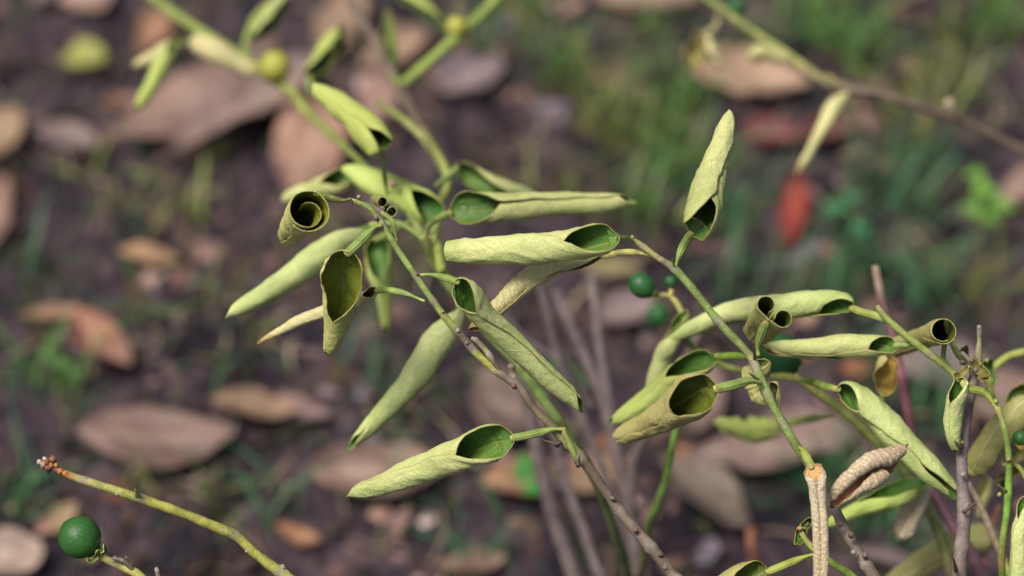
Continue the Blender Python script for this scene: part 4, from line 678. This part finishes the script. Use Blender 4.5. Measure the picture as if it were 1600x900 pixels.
fallen((905, 430), (1000, 438), 26, (0.324, 0.275, 0.117), 'olive yellow narrow fallen leaf left of the small fruit', lift=.02)
fallen((1240, 520), (1275, 512), 24, (0.465, 0.286, 0.208), 'tiny salmon fallen leaf between the two right hand rolled leaves', lift=.02)

# ================================================================== weeds with broad leaflets
def weed(spots, label, col, r, h=0.03):
    c = ground_at(*spots[0][:2]); R_ = root('weed', label, 'weed', (c[0], c[1], 0.0)); f = rnd
    for (x, y, s) in spots:
        p = ground_at(x, y, h); q = catmull([np.array([c[0], c[1], -0.003]), (c+p)/2+np.array([0, 0, .01]), p], 8)
        V, F = tube(q, np.linspace(.0014, .0009, 8), 6); mk('stem', V, F, M_GRASS, R_, origin=q[0], col=np.tile((.1, .2, .04), (len(V), 1)))
        ang = f.uniform(0, 6.28)
        for k in range(3):
            a = ang+k*2.09; d = np.array([math.cos(a), math.sin(a), .25]); d /= np.linalg.norm(d); sd = np.cross(d, [0, 0, 1]); V = []; m = 9; rr = s*K*1.5
            for i in range(m):
                t = i/(m-1)
                for j in (-1, -.5, 0, .5, 1):
                    V.append(p+d*rr*t*1.5+sd*rr*.75*j*math.sin(math.pi*(0.06+.92*t))**.7+np.array([0, 0, rr*(.25*abs(j)-.3*t*t)]))
            F = [(i*5+j, i*5+j+1, i*5+j+6, i*5+j+5) for i in range(m-1) for j in range(4)]
            cc = np.array(col)*f.uniform(.75, 1.2); mk('leaf', V, F, M_GRASS, R_, origin=V[2], col=np.tile(cc, (len(V), 1)))
weed([(822, 728, 14), (838, 765, 14), (815, 745, 10), (850, 748, 9)], 'bright green clover like weed below centre, left of the grey stems', (.03, .24, .035), 12)
weed([(1535, 300, 16), (1565, 325, 15), (1520, 330, 13), (1525, 275, 12), (1545, 345, 11)], 'green and yellow weed near the right edge, upper part', (.12, .27, .03), 14)
weed([(885, 585, 12), (870, 570, 10), (900, 600, 9)], 'small green weed behind the end of the long diagonal leaf', (.04, .2, .03), 10)
weed([(1300, 330, 14), (1345, 360, 12), (1330, 310, 11)], 'bluish green weed right of the bright red leaf', (.03, .14, .06), 10)
weed([(95, 572, 9), (75, 560, 8), (120, 588, 9)], 'low green weed left of the rust coloured leaf', (.05, .12, .03), 10)

# ================================================================== litter and grass (uncountable)
def litter():
    r = np.random.RandomState(5); V = []; F = []; Cc_ = []
    pal = np.array([(.30, .18, .13), (.23, .14, .115), (.14, .09, .085), (.36, .24, .18), (.08, .05, .055), (.34, .16, .08), (.20, .17, .19), (.26, .23, .12), (.06, .045, .055), (.45, .36, .31)])
    for i in range(17000):
        x, y = r.uniform(-.55, .55), r.uniform(.62, 1.65)
        if noise.noise(Vector((x*16, y*16, 7.7)))+0.5*noise.noise(Vector((x*45, y*45, 2.7))) < r.uniform(-.25, .18): continue
        s = 0.0018+0.0095*r.rand()**2.6; z = hgt(x, y)+0.0012+s*.15
        n = 6; a0 = r.uniform(0, 6.28); asp = r.uniform(.3, .9); tilt = r.normal(0, .3, 2); b = len(V)
        for k in range(n):
            a = 2*math.pi*k/n; px_ = s*math.cos(a)*r.uniform(.75, 1.2); py_ = s*asp*math.sin(a)*r.uniform(.75, 1.2)
            X = px_*math.cos(a0)-py_*math.sin(a0); Y = px_*math.sin(a0)+py_*math.cos(a0)
            V.append((x+X, y+Y, z+X*tilt[0]+Y*tilt[1]+py_*py_*20))
        V.append((x, y, z+s*.3)); 
        for k in range(n): F.append((b+k, b+(k+1) % n, b+n))
        c = pal[r.choice(10, p=[.14, .17, .16, .08, .15, .05, .09, .05, .08, .03])]*[.82, .78, .84]*(0.12+1.35*r.rand()**1.9)*float(np.clip(0.75+1.3*noise.noise(Vector((x*11, y*11, 3.3))), .3, 1.6)); Cc_ += [c]*(n+1)
    o = mk('leaf_litter', V, F, M_CHIP, origin=(0, 0, 0), col=np.array(Cc_), smooth=False); o['kind'] = 'stuff'; o['label'] = 'brown and grey crumbs of leaf litter on the soil'
    # straws and rootlets
    V = []; F = []; Cc_ = []
    for i in range(700):
        x, y = r.uniform(-.5, .5), r.uniform(.65, 1.6); a = r.uniform(0, 6.28); L = r.uniform(.01, .05); q = np.array([[x, y, hgt(x, y)+.003], [x+L*.5*math.cos(a), y+L*.5*math.sin(a), .008+r.rand()*.006], [x+L*math.cos(a+.3), y+L*math.sin(a+.3), hgt(x, y)+.003]])
        v, f = tube(catmull(q, 6), np.full(6, r.uniform(.0003, .0009)), 5); b = len(V); V += v.tolist(); F += [tuple(b+k for k in ff) for ff in f]; Cc_ += [(np.array([(.32, .22, .15), (.18, .12, .10), (.4, .33, .22)][r.randint(3)]))]*len(v)
    o = mk('rootlets', V, F, M_CHIP, origin=(0, 0, 0), col=np.array(Cc_)); o['kind'] = 'stuff'; o['label'] = 'thin dry rootlets and straws on the soil'
litter()
def grass():
    r = np.random.RandomState(11); V = []; F = []; Cc_ = []
    G1, G2, G3, G4 = (.055, .145, .03), (.025, .11, .045), (.13, .17, .04), (.22, .21, .07)
    patches = [(880, 110, 45, 40, G1), (820, 15, 35, 30, G1), (1050, 250, 60, 60, G1), (1150, 320, 60, 40, G2), (1335, 60, 60, 60, G1), (1400, 290, 90, 90, G2), (1560, 40, 70, 70, G1), (1480, 130, 60, 30, G3), (1340, 400, 60, 50, G2), (1450, 440, 60, 40, G2),
               (60, 420, 60, 50, G2), (90, 570, 60, 45, G1), (35, 790, 50, 55, G2), (960, 200, 60, 50, G3), (1060, 160, 50, 50, G1), (340, 790, 60, 18, G3), (450, 800, 60, 20, G2), (250, 330, 60, 25, G3), (300, 300, 50, 25, G3), (620, 640, 60, 25, G2), (560, 620, 50, 18, G2),
               (1280, 760, 60, 40, G2), (1390, 800, 60, 40, G2), (1190, 60, 60, 30, G1), (1420, 200, 60, 25, G3), (760, 90, 40, 25, G2), (1000, 120, 60, 25, G2), (1000, 330, 60, 35, G1), (880, 300, 50, 18, G3), (1530, 450, 60, 25, G3), (1250, 440, 50, 22, G2), (1150, 420, 50, 20, G2),
               (420, 560, 40, 22, G2), (210, 490, 40, 22, G1), (130, 640, 50, 22, G1), (700, 600, 50, 15, G2), (640, 780, 50, 14, G2), (760, 860, 50, 14, G2), (1440, 640, 60, 35, G2), (1360, 560, 50, 25, G2), (370, 500, 50, 14, G3), (1000, 40, 60, 20, G1), (1260, 20, 60, 30, G1), (300, 440, 50, 14, G3), (180, 260, 40, 12, G3)]
    for (px_, py_, rad, cnt, col) in patches:
        for i in range(int(cnt*(1.25 if px_ > 700 else 0.5))):
            c = ground_at(px_+r.normal(0, rad*.5), py_+r.normal(0, rad*.42)); x, y = c[0], c[1]; z = hgt(x, y)-.002
            h = r.uniform(.015, .055); a = r.uniform(0, 6.28); lean = r.uniform(.2, 1.3)*h; w = r.uniform(.0007, .0017); sd = np.array([-math.sin(a), math.cos(a), 0]); b = len(V)
            for k in range(5):
                t = k/4; p = np.array([x+lean*t*t*math.cos(a), y+lean*t*t*math.sin(a), z+h*(t-.25*t*t)]); ww = w*(1-t)**.6+.0001
                V.append(p-sd*ww); V.append(p+sd*ww)
            for k in range(4): F.append((b+2*k, b+2*k+1, b+2*k+3, b+2*k+2))
            Cc_ += [np.array(col)*r.uniform(.3, 1.6)+np.array([.04, .02, 0])*r.rand()]*10
    for i in range(2600):
        x, y = r.uniform(-.5, .5), r.uniform(.65, 1.6); z = hgt(x, y)-.001; h = r.uniform(.006, .018); a = r.uniform(0, 6.28); lean = h*r.uniform(.3, 1.5); w = r.uniform(.0006, .0014); sd = np.array([-math.sin(a), math.cos(a), 0]); b = len(V)
        for k in range(4):
            t = k/3; p = np.array([x+lean*t*t*math.cos(a), y+lean*t*t*math.sin(a), z+h*t]); V.append(p-sd*(w*(1-t)+.0001)); V.append(p+sd*(w*(1-t)+.0001))
        for k in range(3): F.append((b+2*k, b+2*k+1, b+2*k+3, b+2*k+2))
        Cc_ += [np.array([G1, G3, G4, G2][r.randint(4)])*r.uniform(.6, 1.3)]*8
    o = mk('grass', V, F, M_GRASS, origin=(0, 0, 0), col=np.array(Cc_)); o['kind'] = 'stuff'; o['label'] = 'short green grass tufts scattered over the soil'
grass()
